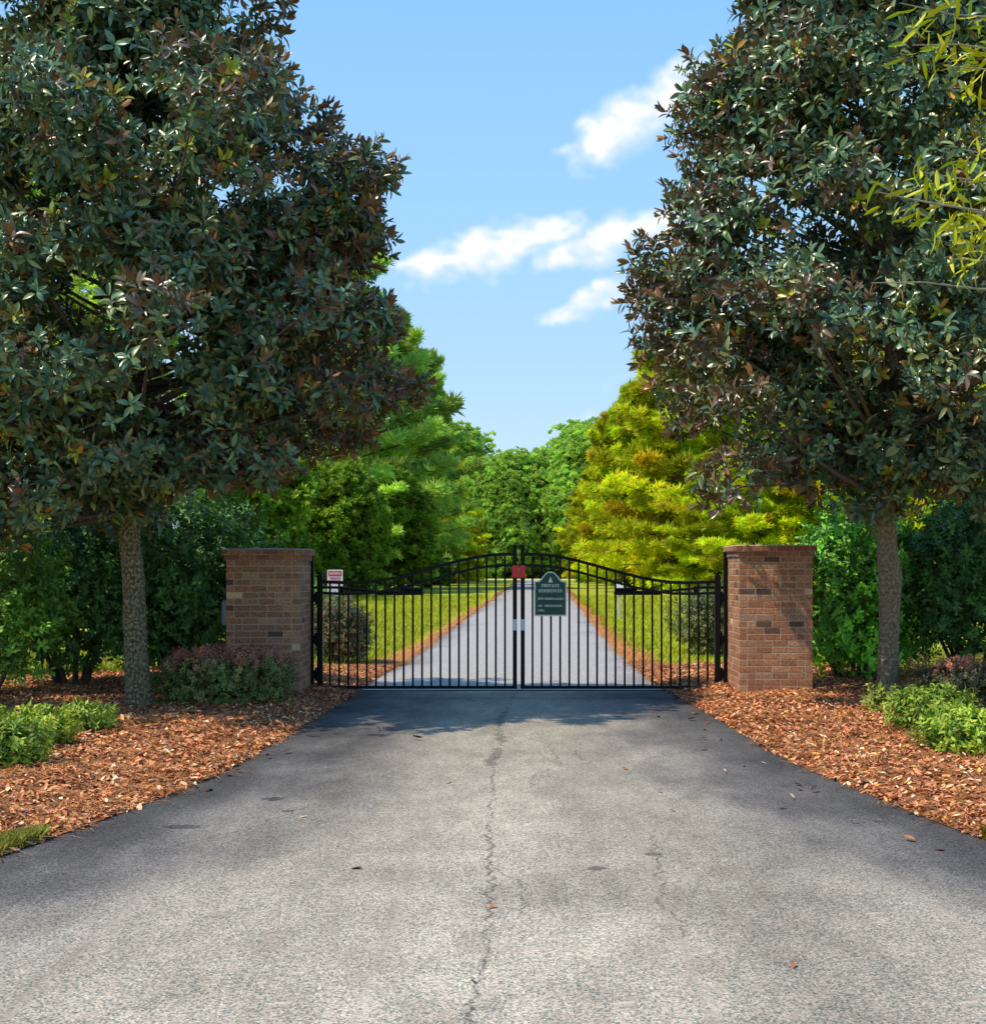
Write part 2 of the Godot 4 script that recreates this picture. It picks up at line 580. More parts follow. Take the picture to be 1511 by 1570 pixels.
func litter(bed: Node3D, side: float) -> void:
	if litter_meshes.is_empty():
		for k in 4:
			litter_meshes.append(dead_leaf_mesh(k))
	var mats := []
	for c in litter_cols:
		var m := tinted(0.75, 0.1)
		m.albedo_color = (c as Color).linear_to_srgb()
		mats.append(m)
	var plain := tinted(0.8, 0.1)
	# the nearest leaves one by one, the rest together
	for i in 290:
		var d := lerpf(7.7, 13.0, pow(rng.randf(), 0.8))
		var s := r(-0.12, 2.6)
		var x := edge(side, d) + side * s
		var b := Basis(Vector3.UP, r(0, TAU)) * Basis(Vector3.RIGHT, r(-0.35, 0.35)) * Basis(Vector3.BACK, r(-0.4, 0.4))
		part("leaf", litter_meshes[i % 4], mats[mini(rng.randi() % 9, 7)], bed, Transform3D(b.scaled(Vector3.ONE * r(0.35, 0.62)), Vector3(x, bed_height(side, s, d) + 0.012, -d)))
	for k in 4:
		var where := []
		var tint := PackedColorArray()
		for i in 12000:
			var d := lerpf(7.6, 22.0, pow(rng.randf(), 0.85))
			var s := minf(bed_width(d), 5.2) * pow(rng.randf(), 1.3) - 0.06
			if s < 0.0 and rng.randf() < 0.5: s = -s
			var x := edge(side, d) + side * s
			var b := Basis(Vector3.UP, r(0, TAU)) * Basis(Vector3.RIGHT, r(-0.45, 0.45)) * Basis(Vector3.BACK, r(-0.5, 0.5))
			where.append(Transform3D(b.scaled(Vector3.ONE * r(0.2, 0.5)), Vector3(x, bed_height(side, s, d) + r(0.0, 0.012), -d)))
			var c: Color = litter_cols[mini(rng.randi() % 10, 7)]
			if rng.randf() < 0.4: c = litter_cols[rng.randi() % 3]
			var g := r(0.7, 1.25)
			tint.append(Color(c.r * g, c.g * g, c.b * g))
		scatter("leaf_litter", litter_meshes[k], plain, where, tint, bed)
	# pine needles
	var st := Soup.new()
	for i in 12:
		var at := Vector3(r(-0.1, 0.1), r(0, 0.02), r(-0.1, 0.1))
		var dir := Vector3(r(-1, 1), r(-0.04, 0.06), r(-1, 1)).normalized() * r(0.1, 0.18)
		var across := dir.cross(Vector3.UP).normalized() * 0.0028
		st.grid([PackedVector3Array([at - across, at + across]), PackedVector3Array([at + dir * 0.5 - across + Vector3(0, 0.012, 0), at + dir * 0.5 + across + Vector3(0, 0.012, 0)]), PackedVector3Array([at + dir, at + dir + across * 0.2])])
	var where2 := []
	var tint2 := PackedColorArray()
	for i in 2200:
		var d := lerpf(7.5, 23.0, pow(rng.randf(), 0.9))
		var s := bed_width(d) * pow(rng.randf(), 1.4) - 0.03
		where2.append(Transform3D(Basis(Vector3.UP, r(0, TAU)).scaled(Vector3.ONE * r(0.7, 1.3)), Vector3(edge(side, d) + side * s, bed_height(side, s, d) + 0.004, -d)))
		var g := r(0.6, 1.3)
		tint2.append(Color(0.52 * g, 0.22 * g, 0.07 * g))
	for i in 2500:
		var d := lerpf(23.0, 70.0, pow(rng.randf(), 1.5))
		var s := bed_width(d) * rng.randf()
		where2.append(Transform3D(Basis(Vector3.UP, r(0, TAU)).scaled(Vector3.ONE * r(1.0, 1.6)), Vector3(edge(side, d) + side * s, bed_height(side, s, d) + 0.004, -d)))
		var g := r(0.8, 1.4)
		tint2.append(Color(0.6 * g, 0.27 * g, 0.08 * g))
	scatter("pine_needles", st.mesh(), plain, where2, tint2, bed)

# ------------------------------------------------------------------ pillars
func brick_pillar(at: Vector3, label: String, inner: float, seed_at: int) -> void:
	rng.seed = seed_at
	var t := thing("brick_pillar", at, label, "gate pillar")
	var w := 0.914
	var st := Soup.new()
	st.cbox(Vector3(0, 0.87, 0), Vector3(w - 0.006, 1.9, w - 0.006), 0.0)
	var mortar := solid(Color(0.54, 0.46, 0.36), 0.95)
	mortar.albedo_texture = noise_tex(256, 0.05, FastNoiseLite.TYPE_SIMPLEX, [[0.0, Color(0.5, 0.45, 0.4)], [1.0, Color(1, 1, 1)]], 8, 4)
	mortar.uv1_triplanar = true
	mortar.uv1_scale = Vector3.ONE * 3.0
	part("mortar_core", st.mesh(), mortar, t)
	var tones := [Color(0.339, 0.151, 0.076), Color(0.398, 0.186, 0.093), Color(0.288, 0.128, 0.068), Color(0.440, 0.226, 0.117), Color(0.356, 0.186, 0.105), Color(0.321, 0.140, 0.073), Color(0.128, 0.069, 0.051), Color(0.711, 0.466, 0.245), Color(0.271, 0.096, 0.058)]
	if not M.has("brick_0"):
		for k in tones.size():
			var m := StandardMaterial3D.new()
			var c: Color = tones[k]
			m.albedo_texture = noise_tex(256, 0.03, FastNoiseLite.TYPE_SIMPLEX, [[0.0, Color(c.r * 0.62, c.g * 0.6, c.b * 0.6)], [0.45, c], [0.75, Color(c.r * 1.22, c.g * 1.25, c.b * 1.3)], [1.0, Color(c.r * 1.7, c.g * 1.9, c.b * 2.1)]], 40 + k, 5)
			m.uv1_triplanar = true
			m.uv1_world_triplanar = true
			m.uv1_scale = Vector3.ONE * (2.3 + 0.3 * k)
			m.roughness = 0.92
			m.heightmap_enabled = true
			m.heightmap_scale = 0.5
			m.heightmap_texture = noise_tex(256, 0.09, FastNoiseLite.TYPE_SIMPLEX, [], 60, 4) if k == 0 else M["brick_0"].heightmap_texture
			M["brick_%d" % k] = m
	var rest := Soup.new()
	var made := {}
	for course in 22:
		var y := -0.02 + course * 0.081 + 0.0355 + 0.0125
		for face in 4:      # 0 front, 1 inner, 2 back, 3 outer
			var long := (course % 2 == 0) == (face % 2 == 0)
			var pieces := [0.1953, 0.1953, 0.1953, 0.1953, 0.0927] if long else [0.1953, 0.1953, 0.1953, 0.0927]
			if (course / 2 + face) % 2 == 1:
				pieces.reverse()
			var total := 0.0
			for p in pieces: total += p + 0.010
			var u := -total / 2.0 + 0.005
			for p in pieces:
				var depth := 0.0925
				var out := w / 2.0 - depth / 2.0 + r(-0.001, 0.002)
				var pos := Vector3(u + p / 2.0, y + r(-0.0015, 0.0015), out)
				var turn := Basis(Vector3.UP, [0.0, PI / 2.0 * inner, PI, -PI / 2.0 * inner][face])
				var tilt := Basis(Vector3.BACK, r(-0.006, 0.006))
				u += p + 0.010
				if face < 2:
					var key := "%.3f" % p
					if not made.has(key):
						var b := Soup.new()
						b.cbox(Vector3.ZERO, Vector3(p, 0.071, depth), 0.004)
						made[key] = b.mesh()
					var pick := rng.randi() % 6
					var roll := rng.randf()
					if roll < 0.05 and course > 9: pick = 6
					elif roll > 0.992: pick = 7
					part("brick", made[key], M["brick_%d" % pick], t, Transform3D(turn * tilt, turn * pos))
				else:
					var base := rest.v.size()
					rest.cbox(Vector3.ZERO, Vector3(p, 0.071, depth), 0.0)
					for q in range(base, rest.v.size()):
						rest.v[q] = turn * (tilt * rest.v[q] + pos)
						rest.n[q] = turn * rest.n[q]
	part("far_brickwork", rest.mesh(), M["brick_1"], t, Transform3D(), "stuff")
	# corbelled cap: two courses stepping out, then a mortar wash
	var y := -0.02 + 22 * 0.081
	var step := 0
	for q in [[0.022, 0.066], [0.05, 0.072]]:
		var o: float = q[0]
		var hh: float = q[1]
		var ww := w + 2.0 * o
		var core := Soup.new()
		core.cbox(Vector3(0, y + hh / 2.0, 0), Vector3(ww - 0.012, hh, ww - 0.012), 0.0)
		part("cap_mortar", core.mesh(), mortar, t)
		for face in 4:
			var full := (face + step) % 2 == 0
			var span := ww if full else ww - 0.19
			var count := 5 if full else 4
			var bl := span / count
			for k in count:
				var b := Soup.new()
				b.cbox(Vector3.ZERO, Vector3(bl - 0.008, hh - 0.006, 0.09), 0.005)
				var turn := Basis(Vector3.UP, [0.0, PI / 2.0 * inner, PI, -PI / 2.0 * inner][face])
				part("cap_brick", b.mesh(), M["brick_%d" % [8, 5, 2, 8, 0][rng.randi() % 5]], t, Transform3D(turn, turn * Vector3(-span / 2.0 + bl * (k + 0.5), y + hh / 2.0 + 0.002, ww / 2.0 - 0.045 + r(-0.002, 0.002))))
		y += hh
		step += 1
	var top := Soup.new()
	var e := w / 2.0 + 0.046
	var rows := []
	for q in [[e, 0.0], [e - 0.02, 0.008], [0.15, 0.013], [0.0, 0.014]]:
		var row := PackedVector3Array()
		for k in 17:
			var s := (k % 16) / 4.0
			var cor := [Vector2(-1, -1), Vector2(1, -1), Vector2(1, 1), Vector2(-1, 1), Vector2(-1, -1)]
			var p: Vector2 = (cor[int(s)] as Vector2).lerp(cor[int(s) + 1], s - int(s)) * q[0]
			row.append(Vector3(p.x, y + q[1] + fine_noise.get_noise_2d(p.x * 90.0, p.y * 90.0) * 0.003, p.y))
		rows.append(row)
	top.grid(rows, Color.WHITE, false)
	part("mortar_wash", top.mesh(), solid(Color(0.52, 0.47, 0.38), 0.95), t)

# ------------------------------------------------------------------ gate
const GATE_D := 17.75
const POST_X := 2.635

func rail_y(u: float) -> float:
	var t := clampf((u - 0.2) / 0.76, 0, 1)
	return 1.475 + 0.365 * t * t * (3 - 2 * t) - 0.012 * sin(PI * clampf(u / 0.3, 0, 1))

func gate_leaf(side: float, label: String) -> void:
	var t := thing("gate_leaf", Vector3(0, 0, -GATE_D), label, "gate", "leaves of the double driveway gate")
	var black: Material = M.black
	var xo := POST_X
	var xi := 0.052
	var st := Soup.new()
	var low := 0.055
	st.cbox(Vector3(side * xo, (low - 0.02 + 1.56) / 2.0, 0), Vector3(0.075, 1.56 - low + 0.02, 0.075), 0.006)
	var post := part("post", st.mesh(), black, t)
	finial(side * xo, 1.56, 0.034, post)
	st = Soup.new()
	st.cbox(Vector3(side * xi, (low + 1.925) / 2.0, 0), Vector3(0.055, 1.925 - low, 0.055), 0.005)
	post = part("post", st.mesh(), black, t)
	finial(side * xi, 1.925, 0.027, post)
	# rails
	for q in [[0.0, 0.042], [-0.147, 0.034]]:
		st = Soup.new()
		var path := []
		var hh: float = q[1] / 2.0
		for prof in [Vector2(-0.016, -hh), Vector2(0.016, -hh), Vector2(0.016, hh), Vector2(-0.016, hh), Vector2(-0.016, -hh)]:
			path.append(prof)
		for f in 4:
			var a: Vector2 = path[f]
			var b: Vector2 = path[f + 1]
			var rows := []
			for i in 29:
				var u := i / 28.0
				var x := side * lerpf(xo - 0.03, xi + 0.02, u)
				var y: float = rail_y(u) + q[0]
				rows.append(PackedVector3Array([Vector3(x, y + a.y, a.x), Vector3(x, y + b.y, b.x)]))
			st.grid(rows, Color.WHITE, side < 0)
		part("rail", st.mesh(), black, t)
	st = Soup.new()
	st.cbox(Vector3(side * (xo + xi) / 2.0, low + 0.02, 0), Vector3(xo - xi - 0.05, 0.04, 0.032), 0.004)
	part("rail", st.mesh(), black, t)
	for k in 20:
		var u := (k + 1.08) / 21.15
		var x := side * lerpf(xo, xi, u)
		var top := rail_y(u) - 0.005
		st = Soup.new()
		st.cbox(Vector3(x, (low + 0.03 + top) / 2.0, 0), Vector3(0.026, top - low - 0.03, 0.024), 0.003)
		part("picket", st.mesh(), black, t)
	# red reflector half and white band on the meeting post
	st = Soup.new()
	st.cbox(Vector3(side * 0.046, 1.61, 0.036), Vector3(0.086, 0.165, 0.014), 0.003)
	part("red_reflector", st.mesh(), M.red, t)
	st = Soup.new()
	st.cbox(Vector3(side * xi, 0.905, 0), Vector3(0.060, 0.15, 0.060), 0.004)
	part("reflective_band", st.mesh(), M.tape, t)
	# hinges reaching to the steel post by the pillar
	for y in [1.26, 0.71, 0.25]:
		st = Soup.new()
		st.cbox(Vector3(side * (xo + 0.058), y, 0), Vector3(0.045, 0.11, 0.05), 0.006)
		st.tube(PackedVector3Array([Vector3(side * (xo + 0.05), y - 0.085, 0.012), Vector3(side * (xo + 0.05), y + 0.085, 0.012)]), PackedFloat32Array([0.017, 0.017]), 10)
		part("hinge", st.mesh(), black, t)

func finial(x: float, y: float, rad: float, parent: Node) -> void:
	var st := Soup.new()
	var rows := []
	for q in [[1.25, 0.0], [1.25, 0.2], [0.6, 0.45], [0.75, 0.8], [1.0, 1.3], [0.9, 1.9], [0.5, 2.35], [0.02, 2.5]]:
		var row := PackedVector3Array()
		for j in 13:
			var a := TAU * (j % 12) / 12.0
			row.append(Vector3(x + cos(a) * q[0] * rad, y + q[1] * rad * 0.62, sin(a) * q[0] * rad))
		rows.append(row)
	st.grid(rows, Color.WHITE, false)
	part("finial", st.mesh(), M.black, parent)

func text_line(s: String, at: Vector3, size: float, width: float, mat: Material, parent: Node, serif := false) -> void:
	var tm := TextMesh.new()
	var f := SystemFont.new()
	f.font_names = PackedStringArray(["Droid Serif" if serif else "Droid Sans"])
	f.font_weight = 700
	tm.font = f
	tm.text = s
	tm.font_size = 64
	tm.pixel_size = size / 46.0
	tm.depth = 0.003
	tm.curve_step = 3.0
	var o := part("lettering", tm, mat, parent, Transform3D(Basis(), at))
	var w := tm.get_aabb().size.x
	if w > 0.001:
		o.scale = Vector3(width / w, 1, 1)

func arch(hw: float, y0: float, y1: float, rise: float) -> PackedVector2Array:
	var p := PackedVector2Array([Vector2(-hw, y0), Vector2(hw, y0), Vector2(hw, y1)])
	for k in range(1, 18):
		var t := k / 18.0
		var x := lerpf(hw, -hw, t)
		var u := absf(x) / hw
		var y := y1 + rise * (0.5 + 0.5 * cos(PI * clampf((u - 0.1) / 0.72, 0, 1)))
		p.append(Vector2(x, y))
	p.append(Vector2(-hw, y1))
	return p

func gate_sign() -> void:
	var t := thing("gate_sign", Vector3(0.419, 1.02, -GATE_D + 0.02), "dark green sign board with arched top and cream border on the gate", "sign")
	var st := Soup.new()
	st.plate(arch(0.215, 0.0, 0.465, 0.125), 0.0, 0.022)
	part("border", st.mesh(), M.cream, t)
	st = Soup.new()
	st.plate(arch(0.197, 0.02, 0.449, 0.124), 0.010, 0.028)
	part("face", st.mesh(), M.sign_green, t)
	st = Soup.new()
	st.plate(PackedVector2Array([Vector2(-0.031, 0.448), Vector2(0.031, 0.448), Vector2(0.014, 0.49), Vector2(0.0, 0.525), Vector2(-0.014, 0.49)]), 0.0285, 0.032)
	part("tree_emblem", st.mesh(), M.pale, t)
	var z := 0.030
	text_line("PRIVATE", Vector3(0, 0.404, z), 0.040, 0.235, M.pale, t, true)
	text_line("RESIDENCES", Vector3(0, 0.336, z), 0.040, 0.31, M.pale, t, true)
	text_line("ENTRY", Vector3(-0.128, 0.232, z), 0.026, 0.08, M.pale, t)
	text_line("RESIDENTS", Vector3(-0.012, 0.231, z), 0.026, 0.125, M.pale, t)
	text_line("AND GUESTS", Vector3(0.118, 0.230, z), 0.026, 0.115, M.pale, t)
	text_line("NO", Vector3(-0.137, 0.137, z), 0.026, 0.05, M.pale, t)
	text_line("TRESPASSING", Vector3(0.037, 0.137, z), 0.026, 0.235, M.pale, t)
	text_line("CALL", Vector3(-0.122, 0.078, z), 0.026, 0.085, M.pale, t)

func build_gate() -> void:
	M.black = solid(Color(0.005, 0.0055, 0.0065), 0.42)
	M.black.metallic_specular = 0.3
	M.red = solid(Color(0.85, 0.010, 0.03), 0.35)
	M.tape = solid(Color(0.70, 0.75, 0.75), 0.4)
	M.cream = solid(Color(0.84, 0.82, 0.70), 0.5)
	M.sign_green = solid(Color(0.006, 0.07, 0.042), 0.45)
	M.pale = solid(Color(0.80, 0.92, 0.80), 0.55)
	gate_leaf(-1.0, "black steel gate leaf without a sign, hinged beside the loropetalum-fronted pillar")
	gate_leaf(1.0, "black steel gate leaf carrying the dark green arched sign")
	gate_sign()
	for side in [-1.0, 1.0]:
		var by: String = "pillar with the pink-topped shrub" if side < 0 else "sunlit pillar on the sign side"
		var t := thing("hinge_post", Vector3(side * 2.742, -0.1, -GATE_D), "slim black steel hinge post behind the " + by, "gate post", "steel posts the gate leaves hang from")
		var st := Soup.new()
		st.cbox(Vector3(0, 1.0, 0), Vector3(0.05, 1.95, 0.05), 0.004)
		part("shaft", st.mesh(), M.black, t)
		st = Soup.new()
		st.cbox(Vector3(0, 1.983, 0), Vector3(0.058, 0.014, 0.058), 0.004)
		part("cap", st.mesh(), M.tape, t)
		# automatic opener
		var o := thing("gate_opener", Vector3(0, 1.36, -GATE_D - 0.13), ("black gate opener arm on the leaf without a sign" if side < 0 else "black gate opener arm on the leaf with the green sign"), "gate opener", "motor arms behind the gate")
		st = Soup.new()
		st.cbox(Vector3(side * 1.58, -0.035, 0), Vector3(0.62, 0.056, 0.075), 0.012)
		part("motor_housing", st.mesh(), M.black, o)
		st = Soup.new()
		st.cbox(Vector3(side * 1.44, 0.012, 0), Vector3(0.28, 0.04, 0.055), 0.01)
		part("gear_box", st.mesh(), M.black, o)
		st = Soup.new()
		st.tube(PackedVector3Array([Vector3(side * 1.86, -0.02, 0), Vector3(side * 2.44, 0.035, 0)]), PackedFloat32Array([0.016, 0.016]), 10)
		part("push_rod", st.mesh(), M.black, o)
		st = Soup.new()
		st.cbox(Vector3(side * 2.36, 0.01, 0), Vector3(0.05, 0.09, 0.05), 0.006)
		st.cbox(Vector3(side * 2.58, 0.037, 0), Vector3(0.36, 0.035, 0.04), 0.005)
		part("mounting_bracket", st.mesh(), M.black, o)

func build_small_things() -> void:
	# electrical box on the pillar's outer side
	var t := thing("electrical_box", Vector3(-3.70, 1.09, -17.1), "small grey electrical box on the outer side of the brick pillar", "electrical box")
	var st := Soup.new()
	st.cbox(Vector3(-0.012, 0, 0), Vector3(0.10, 0.31, 0.24), 0.008)
	part("housing", st.mesh(), solid(Color(0.22, 0.25, 0.27), 0.5, 0.3), t)
	st = Soup.new()
	st.cbox(Vector3(-0.066, 0, 0), Vector3(0.012, 0.28, 0.21), 0.004)
	part("cover", st.mesh(), solid(Color(0.27, 0.30, 0.32), 0.5, 0.3), t)
	st = Soup.new()
	st.tube(PackedVector3Array([Vector3(0, -0.15, 0), Vector3(0, -1.1, 0)]), PackedFloat32Array([0.016, 0.016]), 10)
	st.tube(PackedVector3Array([Vector3(0, -0.15, 0), Vector3(0, -0.19, 0)]), PackedFloat32Array([0.027, 0.027]), 10)
	part("conduit", st.mesh(), solid(Color(0.3, 0.3, 0.28), 0.5, 0.4), t)
	# warning sign behind the gate
	t = thing("warning_sign", Vector3(-3.13, 0.0, -22.8), "small white warning sign with red heading on a post behind the gate", "sign")
	st = Soup.new()
	st.tube(PackedVector3Array([Vector3(0, -0.1, -0.03), Vector3(0, 1.5, -0.03)]), PackedFloat32Array([0.022, 0.022]), 8)
	part("post", st.mesh(), solid(Color(0.35, 0.36, 0.36), 0.5, 0.5), t)
	st = Soup.new()
	var o := PackedVector2Array()
	for c in [[0.115, 1.24], [0.115, 1.60], [-0.115, 1.60], [-0.115, 1.24]]:
		var i := o.size() / 5
		for k in 5:
			var a := -PI / 2.0 + i * PI / 2.0 + k * PI / 8.0
			o.append(Vector2(c[0] + cos(a) * 0.018, c[1] + sin(a) * 0.018))
	st.plate(o, -0.004, 0.004)
	part("board", st.mesh(), solid(Color(0.78, 0.74, 0.76), 0.5), t)
	st = Soup.new()
	st.plate(PackedVector2Array([Vector2(-0.112, 1.508), Vector2(0.112, 1.508), Vector2(0.112, 1.595), Vector2(-0.112, 1.595)]), 0.005, 0.0065)
	part("red_heading", st.mesh(), solid(Color(0.60, 0.05, 0.06), 0.5), t)
	text_line("WARNING", Vector3(0, 1.552, 0.007), 0.045, 0.19, solid(Color(0.8, 0.72, 0.7), 0.5), t)
	text_line("PRIVATE", Vector3(0, 1.472, 0.006), 0.034, 0.17, solid(Color(0.6, 0.1, 0.2), 0.5), t)
	text_line("PROPERTY", Vector3(0, 1.425, 0.006), 0.034, 0.19, solid(Color(0.6, 0.1, 0.2), 0.5), t)
	# white marker on the lawn
	t = thing("marker_box", Vector3(3.0 , 0.0, -40.0), "small white marker box on a thin post in the sunny lawn", "marker")
	st = Soup.new()
	st.cbox(Vector3(0, 1.03, 0), Vector3(0.27, 0.27, 0.2), 0.02)
	part("box", st.mesh(), solid(Color(0.8, 0.8, 0.78), 0.5), t)
	st = Soup.new()
	st.cbox(Vector3(0, 0.4, 0), Vector3(0.08, 1.0, 0.08), 0.008)
	part("post", st.mesh(), solid(Color(0.5, 0.47, 0.42), 0.8), t)

# ------------------------------------------------------------------ plants
func rosette(count: int, l0: float, wide: float, el0: float, el1: float, tops: Array, unders: Array, thick := 0.0016, fine := true) -> ArrayMesh:
	var st := Soup.new()
	for k in count:
		var el := lerpf(el0, el1, k / float(maxi(1, count - 1))) + r(-0.35, 0.35)
		var b := Basis(Vector3.UP, k * 2.39996 + r(-0.5, 0.5)) * Basis(Vector3.RIGHT, -el) * Basis(Vector3.BACK, r(-0.8, 0.8))
		var l := l0 * r(0.8, 1.15)
		st.leaf(Transform3D(b, Vector3(r(-0.1, 0.1) * l0, k * 0.11 * l0, r(-0.1, 0.1) * l0) + b * Vector3(0, 0, l0 * 0.08)), l, l * wide * r(0.8, 1.15), r(-0.1, 0.5), r(0.15, 0.75), tops[rng.randi() % tops.size()], unders[rng.randi() % unders.size()], thick, fine)
	return st.mesh()

func sprig(count: int, length: float, leaf_l: float, wide: float, tops: Array) -> ArrayMesh:
	var st := Soup.new()
	for k in count:
		var t := k / float(count)
		var b := Basis(Vector3.UP, k * 2.4 + r(-0.3, 0.3)) * Basis(Vector3.RIGHT, -r(0.1, 0.75)) * Basis(Vector3.BACK, r(-0.5, 0.5))
		st.leaf(Transform3D(b, Vector3(r(-0.1, 0.1) * length, t * length, r(-0.1, 0.1) * length)), leaf_l * r(0.75, 1.2), leaf_l * wide, r(-0.1, 0.3), 0.25, tops[rng.randi() % tops.size()], Color.WHITE, 0.0, false)
	return st.mesh()

func tree_trunk(parent: Node, pts: PackedVector3Array, rad: PackedFloat32Array, mat: Material) -> void:
	var st := Soup.new()
	var p := PackedVector3Array()
	var q := PackedFloat32Array()
	for i in pts.size() - 1:
		for k in 8:
			var t := k / 8.0
			var a := pts[maxi(i - 1, 0)]
			var d := pts[mini(i + 2, pts.size() - 1)]
			p.append(pts[i].cubic_interpolate(pts[i + 1], a, d, t))
			q.append(lerpf(rad[i], rad[i + 1], t))
	p.append(pts[-1])
	q.append(rad[-1])
	st.tube(p, q, 20, Color.WHITE, 0.03, pts[0].x)
	for i in st.v.size():
		st.v[i] += st.n[i] * (fine_noise.get_noise_3d(st.v[i].x * 60.0, st.v[i].y * 40.0, st.v[i].z * 60.0) * 0.014 + noise.get_noise_3d(st.v[i].x * 90.0, st.v[i].y * 35.0, st.v[i].z * 90.0) * 0.02)
	part("trunk", st.mesh(), mat, parent)

func bark(ramp: Array, seed_at: int, scale: float) -> StandardMaterial3D:
	var m := StandardMaterial3D.new()
	m.albedo_texture = noise_tex(512, 0.022, FastNoiseLite.TYPE_SIMPLEX, ramp, seed_at, 6)
	m.heightmap_enabled = true
	m.heightmap_texture = noise_tex(512, 0.03, FastNoiseLite.TYPE_SIMPLEX, [], seed_at + 1, 4)
	m.heightmap_scale = 2.5
	m.uv1_triplanar = true
	m.uv1_scale = Vector3(1.0, 0.7, 1.0) * scale
	m.roughness = 0.95
	return m

func magnolia(label: String, base: Vector3, trunk: PackedVector3Array, trad: PackedFloat32Array, bark_mat: Material, prof: Array, toward_drive: float, clump_count: int, brown: float, loose: float, low: Array) -> void:
	var t := thing("magnolia_tree", base, label, "tree")
	tree_trunk(t, trunk, trad, bark_mat)
	var hmax: float = prof[-1][0]
	var hmin: float = prof[0][0]
	var wheres := [[], [], [], [], []]
	var tints := [PackedColorArray(), PackedColorArray(), PackedColorArray(), PackedColorArray(), PackedColorArray()]
	var near := []
	var clumps := []
	for k in clump_count:
		var h := lerpf(hmin, hmax, rng.randf())
		var rr := along(prof, h)
		if rng.randf() > rr / 3.0 + 0.15:
			h = lerpf(hmin, hmax, rng.randf())
			rr = along(prof, h)
		var az := r(0, TAU)
		var rad := r(0.32, 0.58)
		var out := maxf(0.1, rr * sqrt(r(0.10, 1.0)) - rad * 0.75)
		if h < 3.5 and cos(az) * toward_drive > 0.2 and out > 0.9 and rng.randf() < 0.55:
			continue
		clumps.append([Vector3(cos(az) * out * (1.0 if cos(az) * toward_drive > 0 else 1.22), h, sin(az) * out), rad])
	for k in 46:
		var h := lerpf(hmin + 0.4, hmax - 0.4, rng.randf())
		var az := r(0, TAU)
		var o := along(prof, h) + r(-0.15, 0.12)
		clumps.append([Vector3(cos(az) * o, h, sin(az) * o), r(0.18, 0.26)])
	for q in low:
		clumps.append([q, r(0.38, 0.5)])
	# reaching boughs at the drive side
	for q in prof:
		if q[0] < hmax - 0.3 and q[0] > 2.6:
			clumps.append([Vector3(toward_drive * (q[1] - 0.26), q[0], r(-0.6, 0.7)), 0.3])
			clumps.append([Vector3(toward_drive * (q[1] - 0.7), q[0] + r(-0.15, 0.2), r(-0.9, 0.9)), 0.42])
	var limbs := Soup.new()
	for ci in clumps.size():
		var c: Vector3 = clumps[ci][0]
		var rad: float = clumps[ci][1]
		var dist := Vector2(c.x, c.z).length()
		# limb
		var h0 := clampf(c.y - 0.45 * dist - 0.1, hmin - 0.1 + 1.5 * rng.randf() * minf(1.0, dist / 1.5), 9.0)
		var foot := spine(trunk, h0)
		var mid := foot.lerp(c, 0.5) + Vector3(0, -0.12 * dist, 0) + rand_dir() * 0.1
		var pth := PackedVector3Array()
		var pr := PackedFloat32Array()
		for k in 6:
			var u := k / 5.0
			pth.append(foot.lerp(mid, u).lerp(mid.lerp(c, u), u))
			pr.append(lerpf(0.018 + 0.008 * dist, 0.006, u))
		if ci % 3 == 0:
			var st := Soup.new()
			st.tube(pth, pr, 7)
			part("limb", st.mesh(), M.limb, t)
		else:
			limbs.tube(pth, pr, 5)
		var count := int(rad * rad * 300.0 * loose)
		for k in count:
			var u := rand_dir()
			u.y = u.y * 0.8 + 0.12
			var p := c + Vector3(u.x * rad, u.y * rad * 0.85, u.z * rad) * r(0.55, 1.12)
			var outv := Vector3(p.x, 0.0, p.z).normalized() if dist > 0.3 else u
			var ax := (u * 0.75 + outv * 0.5 + Vector3(0, 0.45, 0) + rand_dir() * 0.35).normalized()
			var s := r(0.5, 0.85)
			var xf := Transform3D(toward(ax, r(0, TAU)).scaled(Vector3.ONE * s), p)
			var g := r(0.7, 1.35)
			var tint := Color(g, g, g)
			var v := 0
			var edgy := dist / maxf(0.5, along(prof, p.y))
			if rng.randf() < brown * smoothstep(0.45, 0.95, edgy) * (1.0 if p.x * toward_drive > 0.6 else 0.3):
				v = 1
			elif rng.randf() < 0.06:
				v = 2
			else:
				v = [0, 3, 4][rng.randi() % 3]
			wheres[v].append(xf)
			tints[v].append(tint)
			if p.z > 0.4 and rng.randf() < 0.35:
				near.append([p.z - absf(p.x) * 0.2, xf, v % 3 if v < 3 else 0])
	for k in 1300:
		var h := lerpf(hmin + 0.25, hmax, rng.randf())
		var az := r(0, TAU)
		var rr := along(prof, h) * r(0.7, 1.0) * (1.0 if cos(az) * toward_drive > 0 else 1.15)
		var p := Vector3(cos(az) * rr, h + r(-0.1, 0.1), sin(az) * rr)
		if noise.get_noise_3d(p.x * 40.0, p.y * 40.0, p.z * 40.0) < -0.12:
			continue
		var ax := (Vector3(cos(az), 0.5, sin(az)) + rand_dir() * 0.7).normalized()
		var g := r(0.7, 1.35)
		var v: int = 1 if rng.randf() < brown * 0.5 and p.x * toward_drive > 1.2 else [0, 3, 4][rng.randi() % 3]
		wheres[v].append(Transform3D(toward(ax, r(0, TAU)).scaled(Vector3.ONE * r(0.5, 0.85)), p))
		tints[v].append(Color(g, g, g))
	part("twigs", limbs.mesh(), M.limb, t, Transform3D(), "stuff")
	for v in 5:
		scatter("foliage", M["magnolia_%d" % v], M.gloss, wheres[v], tints[v], t)
	near.sort_custom(func(a, b): return a[0] > b[0])
